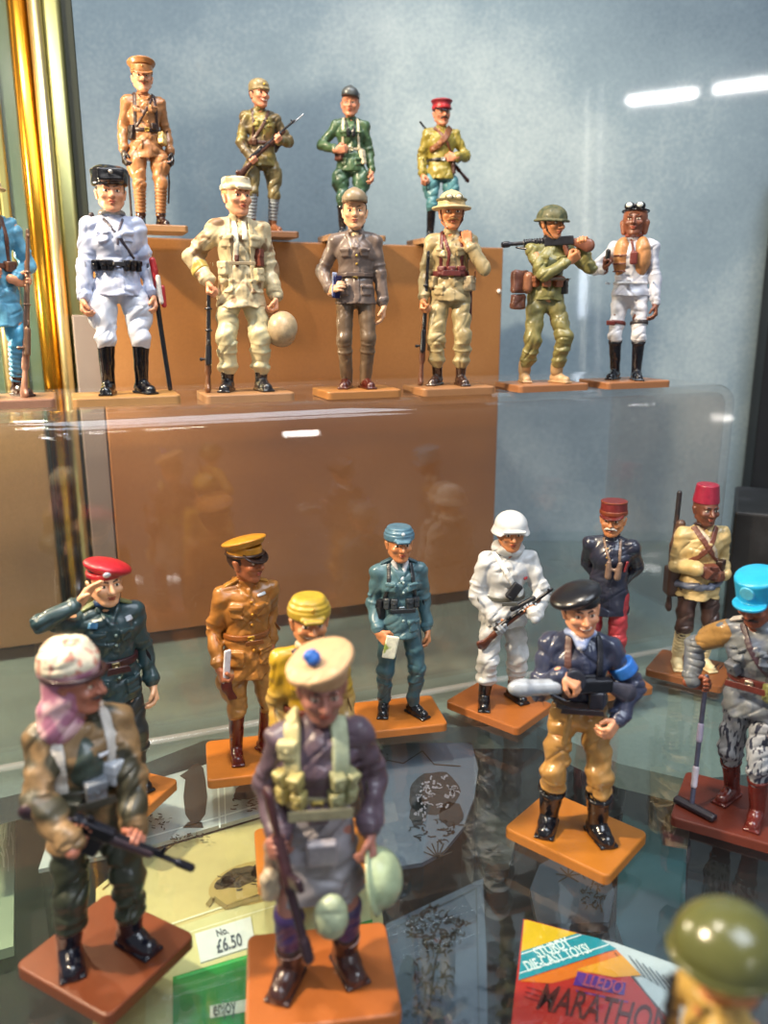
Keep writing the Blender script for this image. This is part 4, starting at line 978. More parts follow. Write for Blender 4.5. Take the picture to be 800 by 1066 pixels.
def soldier_t4():
    s = Fig('moustached soldier in a red topped cap, yellow tunic and teal breeches', place(458, 250, TOPZ), 12, h=.34, size=.85, fat=1.06,
            hands=[H((-9.2, -2.4, 28.5), None, (1, 0, 0), .7), H((5.6, -5.4, 36.6), (-.95, .1, -.1), (0, 1, .1), .6, (1, .5, -.8))], head=(6, 0, 0), feet=((-4.6, 0, -14), (4.4, 0, 14)), skin='red', group=G1, basecol='#b07a52')
    s.body(brow='#2c1a10', moustache=('#3d2413', 0), hair='#2a1810')
    s.gun((14, 5., 27.5), (-9.5, 5.2, 54), 'rifle', up=(0, 1, 0), wood='#4c1f18', name='slung_rifle')
    s.tunic('#958638', z=27, collar=1.1, flare=1.05, bulk=.2, belt_z=35.6, placket=False)
    s.trousers('#4d7f86', to=13, flare=.6); s.boots('#0d0e14', top=15)
    s.band(35.6, 1.5, '#16141a', buckle='#c8c8c0')
    s.strap([(-5.2, 40), (-2.5, 41.5), (1.2, 45.5), (3.8, 49.8)], '#7c4a26', .95, 'bandolier', t=.2); s.strap([(4.8, 38), (1.2, 44), (-3.6, 49.8)], '#6a3a20', .5)
    for i, x in enumerate((-4.6, -3, -1.4)): s.pouch(x, 40 + i * 1.3, .85, 1.1, .9, '#8a5630', rot=30, flap=False)
    s.pouch(4.8, 32.5, .8, 3.2, .9, '#3a1812', name='holster')
    s.blob('whip', lambda q: (q.at(s.grip(0, 2.6, 1.), rotm('Y', 80)), q.tor((1.6, 0, 0), 2.2, .3, sy=.9)), '#14161c')
    s.headgear('peaked_cap', lambda q: hat_peaked(q, 4.4, 0), '#8f2430', m=paint('#8f2430', .4)); s.headgear('cap_band', lambda q: q.cyl((0, .4, 2.35), 3.95, .7, .2, sy=1.1), '#b32a2e')
    s.headgear('cap_peak', lambda q: hat_peak(q), '#120f12', rough=.15)
# ---------------- middle row
def soldier_m0():
    A, B = (4.0, -6.5, .3), (9.4, -4.6, 47)
    s = Fig('pale blue soldier with a grounded rifle at the edge beside the gold post', place(6, 413, MIDZ), 14, h=.3, size=.97,
            hands=[H((-4, -6.8, 34), (.9, -.2, .1), (0, 1, .3), .6, (-1, .2, -.8)), on(A, B, .69, (.3, -1, 0), (1, .3, .1), (1, .6, -.8))], head=(8, 2, 0), group=G2, basecol='#9c6a58')
    s.body(brow='#4a3020', moustache=('#6a4a2c', 0))
    s.tunic('#5f9cb8', z=20, collar=1.1, flare=1.15, m=paint('#5fa0be', var=.2), amp=.26); s.trousers('#4fa3c8', to=12, amp=.25); s.boots('#3a2114', top=6, puttee='#5aa0c4', ptop=14)
    s.band(36.5, 1.5, '#5a3424', buckle='#b08b3e'); s.over(-3.8, -3.6, '#5a3424', .45); s.over(3.8, 3.6, '#5a3424', .45); s.strap([(-4.4, 40), (0, 44), (3.6, 49.6)], '#62402c', .6)
    for x in (-3.6, 3.6): s.pouch(x, 36.4, 1.6, 1.5, 1.1, '#5b3a2a')
    s.gun(A, B, 'long', up=(0, -1, 0), wood='#8a6450', metal='#7a5c48')
    s.headgear('steel_helmet', lambda q: (hat_helmet(q, 4.2, .9), q.cap((0, -2.5, 5.1), (0, 3.2, 5.0), .4, k=.3, sx=.6)), '#b79a6e')
def soldier_m1():
    s = Fig('white uniformed soldier in a glossy black fur hat with tall black boots', place(131, 410, MIDZ), 6, h=.28, size=.985, fat=1.04,
            hands=[H((-9.6, -2.2, 27.2), None, (.9, -.3, 0), .6), H((9.6, -1.0, 28.0))], head=(-2, 0, 0), feet=((-4.6, 0, -16), (4.8, -1, 22)), group=G2, base=(30, 19, 0, .5, 0), basecol='#b98252')
    s.body(brow='#4a3020', moustache=None, hair='#241610')
    s.tunic('#b9c3e0', z=28, collar=1.0, flare=1.08, pockets=[(-3.2, 44, 1.6, 1.5), (3.2, 44, 1.6, 1.5)], bulk=.25, m=paint('#bcc4dc', .45, var=.1, scale=260))
    s.trousers('#c9cede', to=14.5, flare=1.0, baggy=.5, m=paint('#cdd2df', .45, var=.1, scale=260)); s.boots('#08080e', top=16.5, width=1.1, rough=.12)
    s.band(36.6, 1.5, '#14141a', buckle='#6c6c78')
    for x in (-4.9, -3.2, -1.8, 2.0, 3.5, 5.): s.pouch(x, 36.4, .85, 1.55, 1.15, '#121218', rough=.2)
    s.strap([(-2.6, 48.8), (.4, 44.5), (4.8, 38.4)], '#3a3440', .32); s.strap([(2.6, 49.), (.6, 45.2), (.4, 42)], '#5a5460', .28, 'lanyard')
    s.headgear('fur_hat', lambda q: (q.cyl((0, .4, 3.5), 4.35, 2.0, .7, k=.3, r2=4.6, sy=1.05), q.ell((0, .4, 5.3), (3.9, 4.2, 1.2), k=.6), q.box((0, -4.2, 3.7), (3.1, .9, 1.5), .6, k=.5)), '#0e0d12', rough=.22, amp=.1)
    s.headgear('cap_badge', lambda q: q.ell((0, -5.2, 4.2), (.55, .3, .55)), '#b9b4ac', metal=.6)
    s.blob('collar_fur', lambda q: q.at(s.N + [0, .2, .3], rotm('X', -8)).tor((0, 0, 0), 3.0, .75), '#7d7468', amp=.15)
    A = (10.2, 2.2, 33.5); s.tube('scabbard', [(10.4, -.6, 31), (11.4, .6, 20), (13.2, 1.2, 1.)], .75, '#15161f', rough=.2)
    s.tube('sword_hilt', [(9.9, -2.2, 38.), (10.3, -2.4, 35.2), (10.8, -2.3, 31)], 1.0, '#a8262c'); s.tube('sword_knot', [(11., -3.0, 33.4), (11.2, -3.0, 29.5), (11.6, -3., 26.5)], .75, '#e8e2da'); s.tube('sword_knot', [(12.2, -2.6, 30.5), (12.4, -2.6, 25.5)], .75, '#b02a30')
    s.tube('slung_rifle', [(-5.2, 4.6, 50.5), (-4.8, 5., 38)], .75, '#3a3238')
def soldier_m2():
    A, B = (-11.2, -3.5, .4), (-9.4, -2.2, 33)
    s = Fig('pale camouflage smock soldier holding a steel helmet and a grounded rifle', place(255, 407, MIDZ), 6, h=.28, size=.985, fat=1.06,
            hands=[H((-9.2, -1.8, 32.0), (-.1, -.35, -.9), (.9, -.3, 0), .85, (-1, .6, -.2)), H((10., -2.0, 27.8), (0, -.2, -1), (-1, 0, 0), .7)], head=(20, 0, 0), feet=((-5, 0, -18), (5.2, -.5, 14)), group=G2, base=(27, 19, 0, 0, 0), basecol='#b7805c')
    s.body(brow='#7a5a30', hair='#a8854c')
    m = paint('#c9b993', .5, .15, col2='#8a6d4e', scale2=230, mix=(.56, .62))
    s.tunic('#cbbb98', z=25, collar=1.2, flare=1.12, bulk=.55, m=m, amp=.3, pockets=[(-4, 43.5, 1.7, 1.7), (4, 43.5, 1.7, 1.7), (-4.2, 31, 2., 2.), (4.2, 31, 2., 2.)], short=(0, 0), belt_z=None)
    s.blob('sleeve_roll', lambda q: q.at(s.arm[0][1] * .55 + s.arm[0][2] * .45, frame(s.arm[0][2] - s.arm[0][1])).cyl((0, 0, 0), 2.8, 1.4, .5), '#b79b4c', amp=.2)
    s.trousers('#cfc49c', to=7, baggy=.9, blouse=True, m=paint('#cdc39a', var=.15, scale=200), amp=.3); s.boots('#1b1b20', top=8, width=1.08)
    s.band(37.2, 1.1, '#9c8a6a'); s.over(-3.2, -3.2, '#c2b088', .5, 30); s.over(3.2, 3.2, '#c2b088', .5, 30)
    s.strap([(-1.4, 49), (-1.2, 43), (-1.6, 38)], '#e8e0c8', .5, 'scarf'); s.strap([(1.4, 49), (1.2, 44)], '#e8e0c8', .5, 'scarf')
    s.pouch(4.9, 39, 1.1, 2.6, 1.2, '#6a3324', name='holster'); s.pouch(-1.2, 38, .6, 1.6, .8, '#5b3226'); s.pouch(-4.6, 36, 1.5, 2., 1.1, '#cfc09a'); s.pouch(4.6, 34, 1.5, 2, 1.1, '#c4b48c')
    s.gun(A, B, 'carbine', up=(0, -1, 0), wood='#6a4328')
    g = s.grip(1, 3.6, 0)
    hm = s.blob('helmet', lambda q: (q.at(g + [1.6, -1.0, -5.2], rotm('Y', 20) @ rotm('X', 60)), q.ell((0, 0, 0), (4.6, 5.1, 4.1)), q.cyl((0, 0, -1.8), 5.1, 1.1, .4, k=.8, r2=4.6), q.ell((0, 0, -3.2), (4, 4.4, 3), k=.2, neg=True)), '#b09a78')
    s.blob('helmet_rim', lambda q: (q.at(g + [1.6, -1.0, -5.2], rotm('Y', 20) @ rotm('X', 60)), q.tor((0, 0, -2.9), 4.7, .35)), '#5c4a3c', parent=hm)
    s.headgear('field_cap', lambda q: (q.cyl((0, .3, 3.2), 3.8, 1.5, .5, r2=3.5, sy=1.1), q.cyl((0, .4, 2.2), 4.0, .6, .25, sy=1.1), q.cap((-1.6, -4.2, 1.9), (1.6, -4.2, 1.9), .55, k=.5)), '#d3c7a6', m=paint('#d6caab', col2='#a08a66', scale2=260, mix=(.55, .62)))
def soldier_m3():
    s = Fig('soldier in a grey-brown uniform and side cap holding a dark blue folder', place(371, 404, MIDZ), 0, h=.28, size=.93,
            hands=[H((-7.8, -3.6, 31.5), (.3, -.7, .3), (.8, .2, 0), .5, (-.8, 1, -.3)), H((9.2, -1.2, 27.0), (0, 0, -1), (-1, 0, 0), .3)], head=(0, 0, 0), feet=((-3.2, 0, -12), (3.2, -.6, 20)), skin='pale', group=G2, base=(26, 19, 0, 0, 0), basecol='#c07a44')
    s.body(brow='#7a5a40', hair='#5c3d2a')
    m = paint('#6f6058', var=.12)
    s.tunic('#6f6058', z=27.5, collar=.6, pockets=[(-3.1, 43.4, 1.5, 1.4), (3.1, 43.4, 1.5, 1.4), (-3.6, 31.8, 1.8, 1.7), (3.6, 31.8, 1.8, 1.7)], open_v=45, buttons=('#c8a24a', [42.5, 40, 35.5]), m=m, amp=.12)
    s.blob('shirt', lambda q: q.cap(s.N + [0, -1.6, -1.6], s.N + [0, -2.8, -4.4], 1.4, .8), '#cbb58e'); s.blob('tie', lambda q: q.cap(s.N + [0, -2.6, -1.6], s.N + [0, -3.9, -5.2], .5, .6), '#3a3028')
    s.band(36.6, 1.3, '#5c4d46', buckle='#a88a4a'); s.trousers('#5c4c40', to=2.6, fit=.95, m=paint('#65523f', var=.12), amp=.1); s.boots('#4a1c12', top=3, rough=.15)
    g = s.grip(0, 1.5, .8); s.blob('folder', lambda q: q.at(g + [.6, -.6, .8], rotm('Y', 6) @ rotm('Z', 62)).box((0, 0, 0), (1.9, .5, 3.6), .15), '#23295c', rough=.3)
    s.blob('paper', lambda q: q.at(g + [-.2, -1.4, 1.6], rotm('Y', 2) @ rotm('Z', 62)).box((0, 0, 0), (1.5, .15, 3.8), .1), '#cfd3e8')
    s.headgear('side_cap', lambda q: hat_side(q, 0), '#8c7b62'); s.headgear('cap_badge', lambda q: q.ell((0, -4.0, 3.4), (.4, .3, .4)), '#c9a04a', metal=.6)
def soldier_m4():
    A, B = (-9.6, -2.2, .4), (-7.4, -1.6, 44.5)
    s = Fig('beige soldier in a sun helmet with red-brown belt gear and long rifle', place(467, 401, MIDZ), 2, h=.28, size=.945,
            hands=[H((-8.9, -2.6, 28.2), None, (.8, -.4, 0), .8), H((5.2, -4.2, 46.0), (-.1, .2, 1), (0, 1, 0), .6, (1, .6, -1))], head=(6, 0, 0), feet=((-3.8, .5, -22), (4.2, 0, 16)), skin='tan', group=G2, base=(27, 19, 0, 0, 0), basecol='#b87a52')
    s.body(brow='#6a4426', moustache=('#9a7040', 0), hair='#8a6036')
    s.tunic('#b9a67e', z=28, collar=1.0, pockets=[(-3.2, 43.6, 1.6, 1.5), (3.2, 43.6, 1.6, 1.5), (-3.8, 31.5, 1.7, 1.6)], m=paint('#a8966e', var=.14, scale=300), cuffs=None, amp=.22)
    s.trousers('#a09068', to=8, baggy=.6, blouse=True, amp=.26); s.boots('#33201a', top=8, width=.95)
    s.band(36.8, 1.9, '#5b2422', buckle='#b08b3e'); s.over(-3.3, -3.2, '#5b2422', .42); s.strap([(-1.5, 37), (-.6, 43), (-2.6, 49)], '#6a2a26', .4); s.over(3.6, 3.4, '#5b2422', .42)
    for x in (-2.8, .2, 3.0): s.pouch(x, 37.6, 1.25, 1.5, .95, '#632a27')
    s.pouch(-5.2, 34, 1.2, 1.9, 1.1, '#a8946c'); s.pouch(5.4, 33.5, 1.7, 2.4, 1.6, '#a8987a', name='haversack'); s.strap([(3.6, 49.6), (4.9, 42), (5.4, 36)], '#8a7450', .45)
    s.gun(A, B, 'long', up=(0, -1, 0), wood='#7a4a32'); s.tube('bayonet', [(7.0, 2, 35), (7.2, 2.6, 22)], .5, '#4c1d1a')
    s.headgear('sun_helmet', lambda q: (q.ell((0, .3, 2.4), (4.0, 4.4, 3.9)), q.box((0, 0, -4.2), (9, 9, 5.2), .1, k=.1, neg=True), q.cyl((0, .2, 1.3), 5.7, .3, .25, k=.8, sy=1.15), q.ell((0, 1, 6.2), .5, k=.2)), '#cbb78a')
    gg = s.headgear('goggles', lambda q: ([q.ell((x, -4.1, 3.9), (1.2, .9, .85), k=.1) for x in (-1.35, 1.35)], q.tor((0, .3, 3.6), 4.15, .32, sy=1.1)), '#6f6a50')
    s.headgear('lens', lambda q: [q.ell((x, -4.75, 3.95), (.8, .4, .55), k=.01) for x in (-1.35, 1.35)], '#e0d8c0', parent=gg, rough=.1)
    s.headgear('chin_strap', lambda q: q.path([(-3.3, -.6, 1), (-3.0, -1.2, -2), (-1.4, -2.4, -4.3), (1.4, -2.4, -4.3), (3., -1.2, -2), (3.3, -.6, 1)], .25), '#6a3a22')
def soldier_m5():
    A, B = (12.5, -7.5, 50.5), (-15, 3.5, 48.6)
    s = Fig('green soldier in a round helmet shouldering a machine gun with both hands raised', place(564, 398, MIDZ), 22, h=.28, size=.925, lean=(.6, -.8), drop=1.0,
            hands=[H((4.6, -8.4, 43), (.75, -.3, .55), (-.2, .9, .2), .7, (-.7, -.2, -1)), on(A, B, .1, (0, -.2, 1), (.2, -.8, .4), (1, -.1, -1))], head=(22, 4, 0), feet=((-5.5, 2.5, -8), (5., -2.5, 24)), skin='tan', group=G2, base=(29, 19, 0, 0, 0), basecol='#b4704a')
    s.body(brow='#3a2616', hair='#3a2616')
    s.tunic('#7b7a4a', z=30, collar=.9, pockets=[(-3.1, 43.6, 1.5, 1.5), (3.1, 43.6, 1.5, 1.5)], m=paint('#7f7c4b', var=.16), amp=.26)
    s.blob('vest', lambda q: (q.ell(s.C + [0, -.6, -1.0], (5.6, 4.9, 5.2)), q.box((0, 0, 35), (9, 9, 2.5), .1, neg=True)), '#4d5238', amp=.15)
    s.trousers('#7a7446', to=7.5, baggy=.7, blouse=True, amp=.28); s.boots('#b5926a', top=8, rough=.5, gaiter='#a08058')
    s.band(37.2, 1.2, '#5a4630')
    for x, c in ((-4.8, '#8a5438'), (-1.6, '#8f5b3e'), (2.2, '#8a5438')): s.pouch(x, 36.6, 1.55, 1.9, 1.5, c)
    s.pouch(5.2, 34.5, 1.1, 2.4, 1.2, '#2a2622', name='holster'); s.blob('haversack', lambda q: (q.box((-8.6, 3.4, 35.6), (3., 2.2, 4.0), 1.1), q.box((-9, 3.4, 28.6), (2.5, 2.0, 2.6), .8, k=.1)), '#7d5042', amp=.15)
    s.blob('canteen', lambda q: q.cap((-7.6, -2.0, 33), (-7.4, -2.2, 37), 1.8), '#8a5a40')
    s.gun(A, B, 'lmg', up=(0, 0, 1), wood='#7a4c3a', metal='#3a3a40', name='machine_gun')
    s.headgear('steel_helmet', lambda q: (hat_helmet(q, 4.5, .7), q.cap((-1.2, -5.2, .7), (1.2, -5.2, .7), .4, k=.5)), '#55553a', amp=.06, m=paint('#5d5c3e', .6, .1, col2='#3f4730', scale2=600))
    s.headgear('chin_strap', lambda q: q.path([(-3.6, -.4, .5), (-3.1, -1, -2), (-1.2, -2.6, -4.5), (1.2, -2.6, -4.5), (3.1, -1, -2), (3.6, -.4, .5)], .22), '#5a4630')
def soldier_m6():
    s = Fig('pilot in white overalls and an orange tan life vest with goggles pushed up', place(650, 395, MIDZ), -8, h=.28, size=.945,
            hands=[H((-8.6, -5.2, 39.8), (.0, -.5, .8), (.9, .1, 0), .8, (-1, .3, -1)), H((9.4, -1.2, 26.5))], head=(2, -3, 0), feet=((-3.6, 0, -10), (4.2, -1, 20)), skin='#74432f', group=G2, base=(28, 19, 0, 0, 0), basecol='#b4704a')
    s.body(brow='#3a2018', iris='#20110c')
    s.tunic('#c9cbd4', z=30, collar=.8, m=paint('#c3c6d2', var=.1), amp=.24, belt_z=36)
    s.trousers('#cfd0d6', to=13, fit=.95, m=paint('#d2d2d8', var=.08), amp=.26); s.boots('#12131c', top=14, rough=.2)
    s.blob('life_vest', lambda q: (q.ell(s.C + [-3.4, -1.6, .6], (3.3, 3.9, 7.0)), q.ell(s.C + [3.4, -1.6, .6], (3.3, 3.9, 7.0)), q.cap(s.C + [-4, 2.6, 2], s.C + [4, 2.6, 2], 3., k=1.), q.box((0, -6, 43), (.45, 3, 9), .1, neg=True), q.box((0, 0, 33.6), (9, 9, 2.2), .1, neg=True), q.cap(s.N + [0, 0, 0], s.N + [0, 0, 6], 2.9, neg=True)), '#b98252', amp=.12)
    for z in (38.6, 41.2, 44): s.blob('vest_strap', lambda q, z=z: q.path([(-5.8, -4.4, z), (-3.4, -5.9, z), (-1.4, -5.9, z)], .32), '#5c2c20')
    s.blob('scarf', lambda q: (q.at(s.N + [0, -.2, .6], rotm('X', -10)), q.tor((0, 0, 0), 2.4, .8)), '#8a4a3c')
    s.blob('oxygen_mask', lambda q: (q.box((1.3, -6.0, 43), (1.3, 1., 2.2), .5), q.cap((1, -6, 45), (.2, -5.2, 48.5), .5)), '#6a2c28')
    s.band(34.6, 1.0, '#d8d8dc', buckle='#b0b0b8')
    g = s.grip(0, 3.4, 1.1); s.blob('microphone', lambda q: q.cap(g + [0, -.4, -.6], g + [.1, -.8, 2.6], 1.0, .9), '#17161a')
    for i, x in ((0, -1), (1, 1)):
        hp, kn = s.leg[i][0], s.leg[i][1]; p = hp * .3 + kn * .7
        s.blob('leg_strap', lambda q: (q.at(p, frame(kn - hp)), q.cyl((0, 0, 0), 3.25, .7, .3)), '#6a2f28' if i == 0 else '#3a3436')
    s.blob('knife', lambda q: q.box(s.leg[0][0] * .3 + s.leg[0][1] * .7 + [-1.6, -3., .2], (1.6, .8, .9), .3), '#6d2a24')
    s.headgear('flying_cap', lambda q: (q.ell((0, .6, 1.1), (3.75, 4.3, 4.0)), q.ell((0, -4.6, -1.2), (2.6, 3.4, 3.7), k=.2, neg=True), q.box((0, 0, -6.8), (8, 8, 3), .1, neg=True), q.cap((-3.4, .2, -.6), (-3.1, .2, -3.4), 1.15, .9, k=.4), q.cap((3.4, .2, -.6), (3.1, .2, -3.4), 1.15, .9, k=.4)), '#8a5238')
    gg = s.headgear('goggles', lambda q: ([q.ell((x, -3.2, 3.9), (1.6, 1.3, 1.25), k=.1) for x in (-1.6, 1.6)], q.tor((0, .5, 2.9), 4.0, .3, sy=1.05)), '#181a20', rough=.2)
    s.headgear('lens', lambda q: [q.ell((x, -4.2, 4.1), (1.0, .6, .8), k=.01) for x in (-1.6, 1.6)], '#dfe6e4', parent=gg, rough=.08)
for _f in (soldier_t1, soldier_t2, soldier_t3, soldier_t4, soldier_m0, soldier_m1, soldier_m2, soldier_m3, soldier_m4, soldier_m5, soldier_m6): _f()

# ---------------- lower shelf
def soldier_l1():
    s = Fig('dark green uniformed soldier in a red beret saluting behind the shemagh rifleman', place(128, 822, LOWZ), 10, h=.28, size=1.03, fat=1.03,
            hands=[H((-6.6, -4.6, 53.6), (.6, -.1, .8), (.3, -.6, -.8), .15, (-1, .3, -.8)), H((9.2, -1, 27.5))], head=(8, 2, 0), skin='pale', group=G3, base=(26, 21, -2.5, 1, -42), basecol='#b8692e')
    s.body(brow='#4a2c1c', hair='#3a2216')
    m = paint('#2c4347', var=.2)
    s.tunic('#2c4347', z=26, collar=.9, pockets=[(-3.1, 43.6, 1.7, 1.6), (3.1, 43.6, 1.7, 1.6), (-3.7, 30.5, 2.0, 2.1), (3.7, 30.5, 2., 2.1)], m=m, buttons=('#7d8f86', [44, 41.5, 33]), open_v=46.5)
    s.trousers('#272d2e', to=3); s.boots('#0d0e12', top=4)
    s.band(36.4, 1.8, '#3a1c20', buckle='#8a7a5a'); s.blob('neck_scarf', lambda q: q.at(s.N + [0, -.3, .6], rotm('X', -10)).tor((0, 0, 0), 2.4, .8), '#1f3a63')
    s.pouch(-4.0, 46.5, 1.2, .8, .3, '#4a7ca0', name='medal_ribbon', flap=False); s.pouch(4.2, 46.8, 1.0, .7, .3, '#c9cfd6', name='medal', flap=False)
    s.pouch(-4.6, 33.2, .9, .9, .4, '#9fb0b8', name='badge', flap=False)
    for x in (-1, 1): s.blob('epaulette', lambda q, x=x: q.at(s.S[0 if x < 0 else 1] * .6 + s.N * .4 + [0, 0, 2.0], rotm('Y', x * 24)).box((0, 0, 0), (2.2, 1.2, .4), .25), '#66704a')
    s.headgear('beret', lambda q: hat_beret(q, 1), '#a81626', m=paint('#a81626', .4, .3)); s.headgear('cap_badge', lambda q: q.ell((-.9, -4.1, 3.0), (.9, .35, .6)), '#cfd2dc', metal=.5)
def soldier_l2():
    s = Fig('ochre uniformed officer in a peaked cap looking right and holding gloves', place(262, 786, LOWZ), 14, h=.28, size=1.03, fat=1.02, lean=(.6, 0),
            hands=[H((-8.4, -3.4, 29), (.1, -.5, -.9), (.9, 0, 0), .75), H((7.6, 3.4, 30))], head=(40, 0, 0), skin='#a5603c', feet=((-3.8, .5, -10), (4.0, 0, 22)), group=G3, base=(26, 21, .8, 0, -8), basecol='#c06a24')
    s.body(brow='#3a2010', hair='#3a2010')
    s.tunic('#9a6428', z=25, collar=1.0, pockets=[(-3.2, 43.8, 1.7, 1.7), (3.2, 43.8, 1.7, 1.7), (-3.9, 30.8, 2.1, 2.3), (3.9, 30.8, 2.1, 2.3)], m=paint('#a0692c', var=.14), buttons=('#c98f34', [46, 43, 40, 33]), open_v=47.5, flare=1.08)
    s.trousers('#9c6c34', to=14, flare=1.0); s.boots('#5a1c14', top=16, rough=.15)
    s.band(36.4, 1.5, '#8a4e1c', buckle='#c99a3e'); s.pouch(3.6, 47.2, 1.5, .45, .3, '#dfe6ee', name='medal_ribbon', flap=False)
    g = s.grip(0, 3, .6); s.blob('glove', lambda q: (q.ell(g + [.4, -.6, -1.8], (1.5, 1.3, 2.2)), [q.cap(g + [.1 + i * .5, -1.0, -2.6], g + [.9 + i * .8, -1.2, -5.4], .45) for i in (0, 1, 2)]), '#5a1a12')
    s.blob('map', lambda q: q.at(g + [.6, -.9, 3.6], rotm('Y', 6) @ rotm('Z', 20)).box((0, 0, 0), (1.0, .35, 4.6), .2), '#e8dfe0')
    for x in (-1, 1): s.blob('epaulette', lambda q, x=x: q.at(s.S[0 if x < 0 else 1] * .6 + s.N * .4 + [0, 0, 2.0], rotm('Y', x * 24)).box((0, 0, 0), (2.2, 1.1, .35), .25), '#a9762c')
    s.headgear('peaked_cap', lambda q: hat_peaked(q, 5.0, -14), '#b97c1c', m=paint('#b97c1c', .42)); s.headgear('cap_peak', lambda q: hat_peak(q, 1.8, 3.7, 32), '#241410', rough=.15)
    s.headgear('cap_band', lambda q: q.tor((0, .4, 2.0), 3.95, .35, sy=1.08), '#3a2012')
def soldier_l3():
    s = Fig('moustached soldier in a yellow field cap and yellow tunic behind the tan bonnet soldier', place(328, 884, LOWZ), 6, h=.28, size=1.02,
            hands=[H((-7.2, -3, 28)), H((7.4, -2, 28.5))], head=(4, 0, 0), skin='tan', group=G3, base=(27, 21, 0, 0, -10), basecol='#c0702a')
    s.body(brow='#3a2418', moustache=('#4a3020', 1), hair='#3a2418')
    s.tunic('#a98a48', z=27, collar=1.0, pockets=[(-3.2, 43.6, 1.6, 1.5), (3.2, 43.6, 1.6, 1.5)], buttons=('#c9a24a', [46, 43]), open_v=47, m=paint('#b39256', var=.12, col2='#b8921e', scale2=45, mix=(.46, .54)))
    s.trousers('#a88a44', to=14, flare=.5); s.boots('#4a2416', top=5, puttee='#a88a4a', ptop=16)
    s.band(36.4, 1.5, '#5a2a1c'); s.strap([(4.6, 38), (0, 44), (-3.6, 49.8)], '#3c2436', .5); s.blob('shirt_collar', lambda q: q.at(s.N + [0, -.3, .5], rotm('X', -12)).tor((0, 0, 0), 2.6, .7), '#d6c4a8')
    s.headgear('field_cap', lambda q: (hat_field(q), q.cyl((0, .4, 4.3), 3.5, .7, .4, r2=2.9)), '#a98a26', m=paint('#ad8f2a', .45)); s.headgear('cap_badge', lambda q: q.ell((0, -4.2, 3.6), (.5, .3, .6)), '#c9a040', metal=.5)
def soldier_l4():
    s = Fig('blue-grey uniformed soldier in a field cap holding a white paper at his side', place(415, 742, LOWZ), 10, h=.28, size=.99,
            hands=[H((-7.0, -4.6, 29.4), (.6, -.5, -.6), (.4, .6, 0), .55), H((9.0, .4, 27.5))], head=(4, 0, 0), skin='tan', feet=((-4.4, 1.4, -12), (4.6, -1.6, 32)), group=G3, base=(27, 20, 0, 0, -9), basecol='#bf6a28')
    s.body(brow='#5a3a20', hair='#7a5a34')
    s.tunic('#4d6f78', z=27, collar=1.0, pockets=[(-3.2, 43.6, 1.6, 1.5), (3.2, 43.6, 1.6, 1.5), (3.8, 31, 1.8, 1.8)], m=paint('#4c6d76', var=.16), buttons=('#9fb4b4', [45, 42, 33]), open_v=45.5)
    s.trousers('#35545e', to=4, m=paint('#365660', var=.16)); s.boots('#0e0f14', top=5)
    s.band(37, 1.5, '#1c2228', buckle='#8a9498'); s.blob('scarf', lambda q: (q.cap(s.N + [-1.8, -1.6, 0], s.N + [-.4, -4.3, -4.6], .9, .5), q.cap(s.N + [1.8, -1.6, 0], s.N + [.4, -4.3, -4.6], 1.0, .5)), '#c9cdd2')
    for x in (-3.8, -2.0, 2.2, 4.0): s.pouch(x, 38.2, 1.0, 1.7, 1., '#2b3238')
    s.pouch(-5.2, 36, 1.1, 3., 1.2, '#16181f', name='holster'); s.strap([(-5, 38), (-3.6, 46), (-3.4, 49.8)], '#20262c', .45); s.strap([(4.6, 38), (3.6, 46), (3.4, 49.8)], '#20262c', .45)
    g = s.grip(0, 3, .8); s.blob('paper', lambda q: q.at(g + [1.0, -1.4, -2.0], rotm('Y', 12)).box((0, 0, 0), (2.0, .5, 3.6), .2), '#e8e4c4', m=paint('#ece8d0', col2='#8a9a4a', scale2=260, mix=(.56, .62)))
    s.headgear('field_cap', lambda q: (hat_field(q)), '#4d7286'); s.headgear('cap_badge', lambda q: q.ell((0, -4.3, 3.5), (.5, .3, .5)), '#c9d2d8')
    for x in (-1, 1): s.blob('epaulette', lambda q, x=x: q.at(s.S[0 if x < 0 else 1] * .6 + s.N * .4 + [0, 0, 2.0], rotm('Y', x * 24)).box((0, 0, 0), (2.1, 1.1, .35), .25), '#3c5a66')
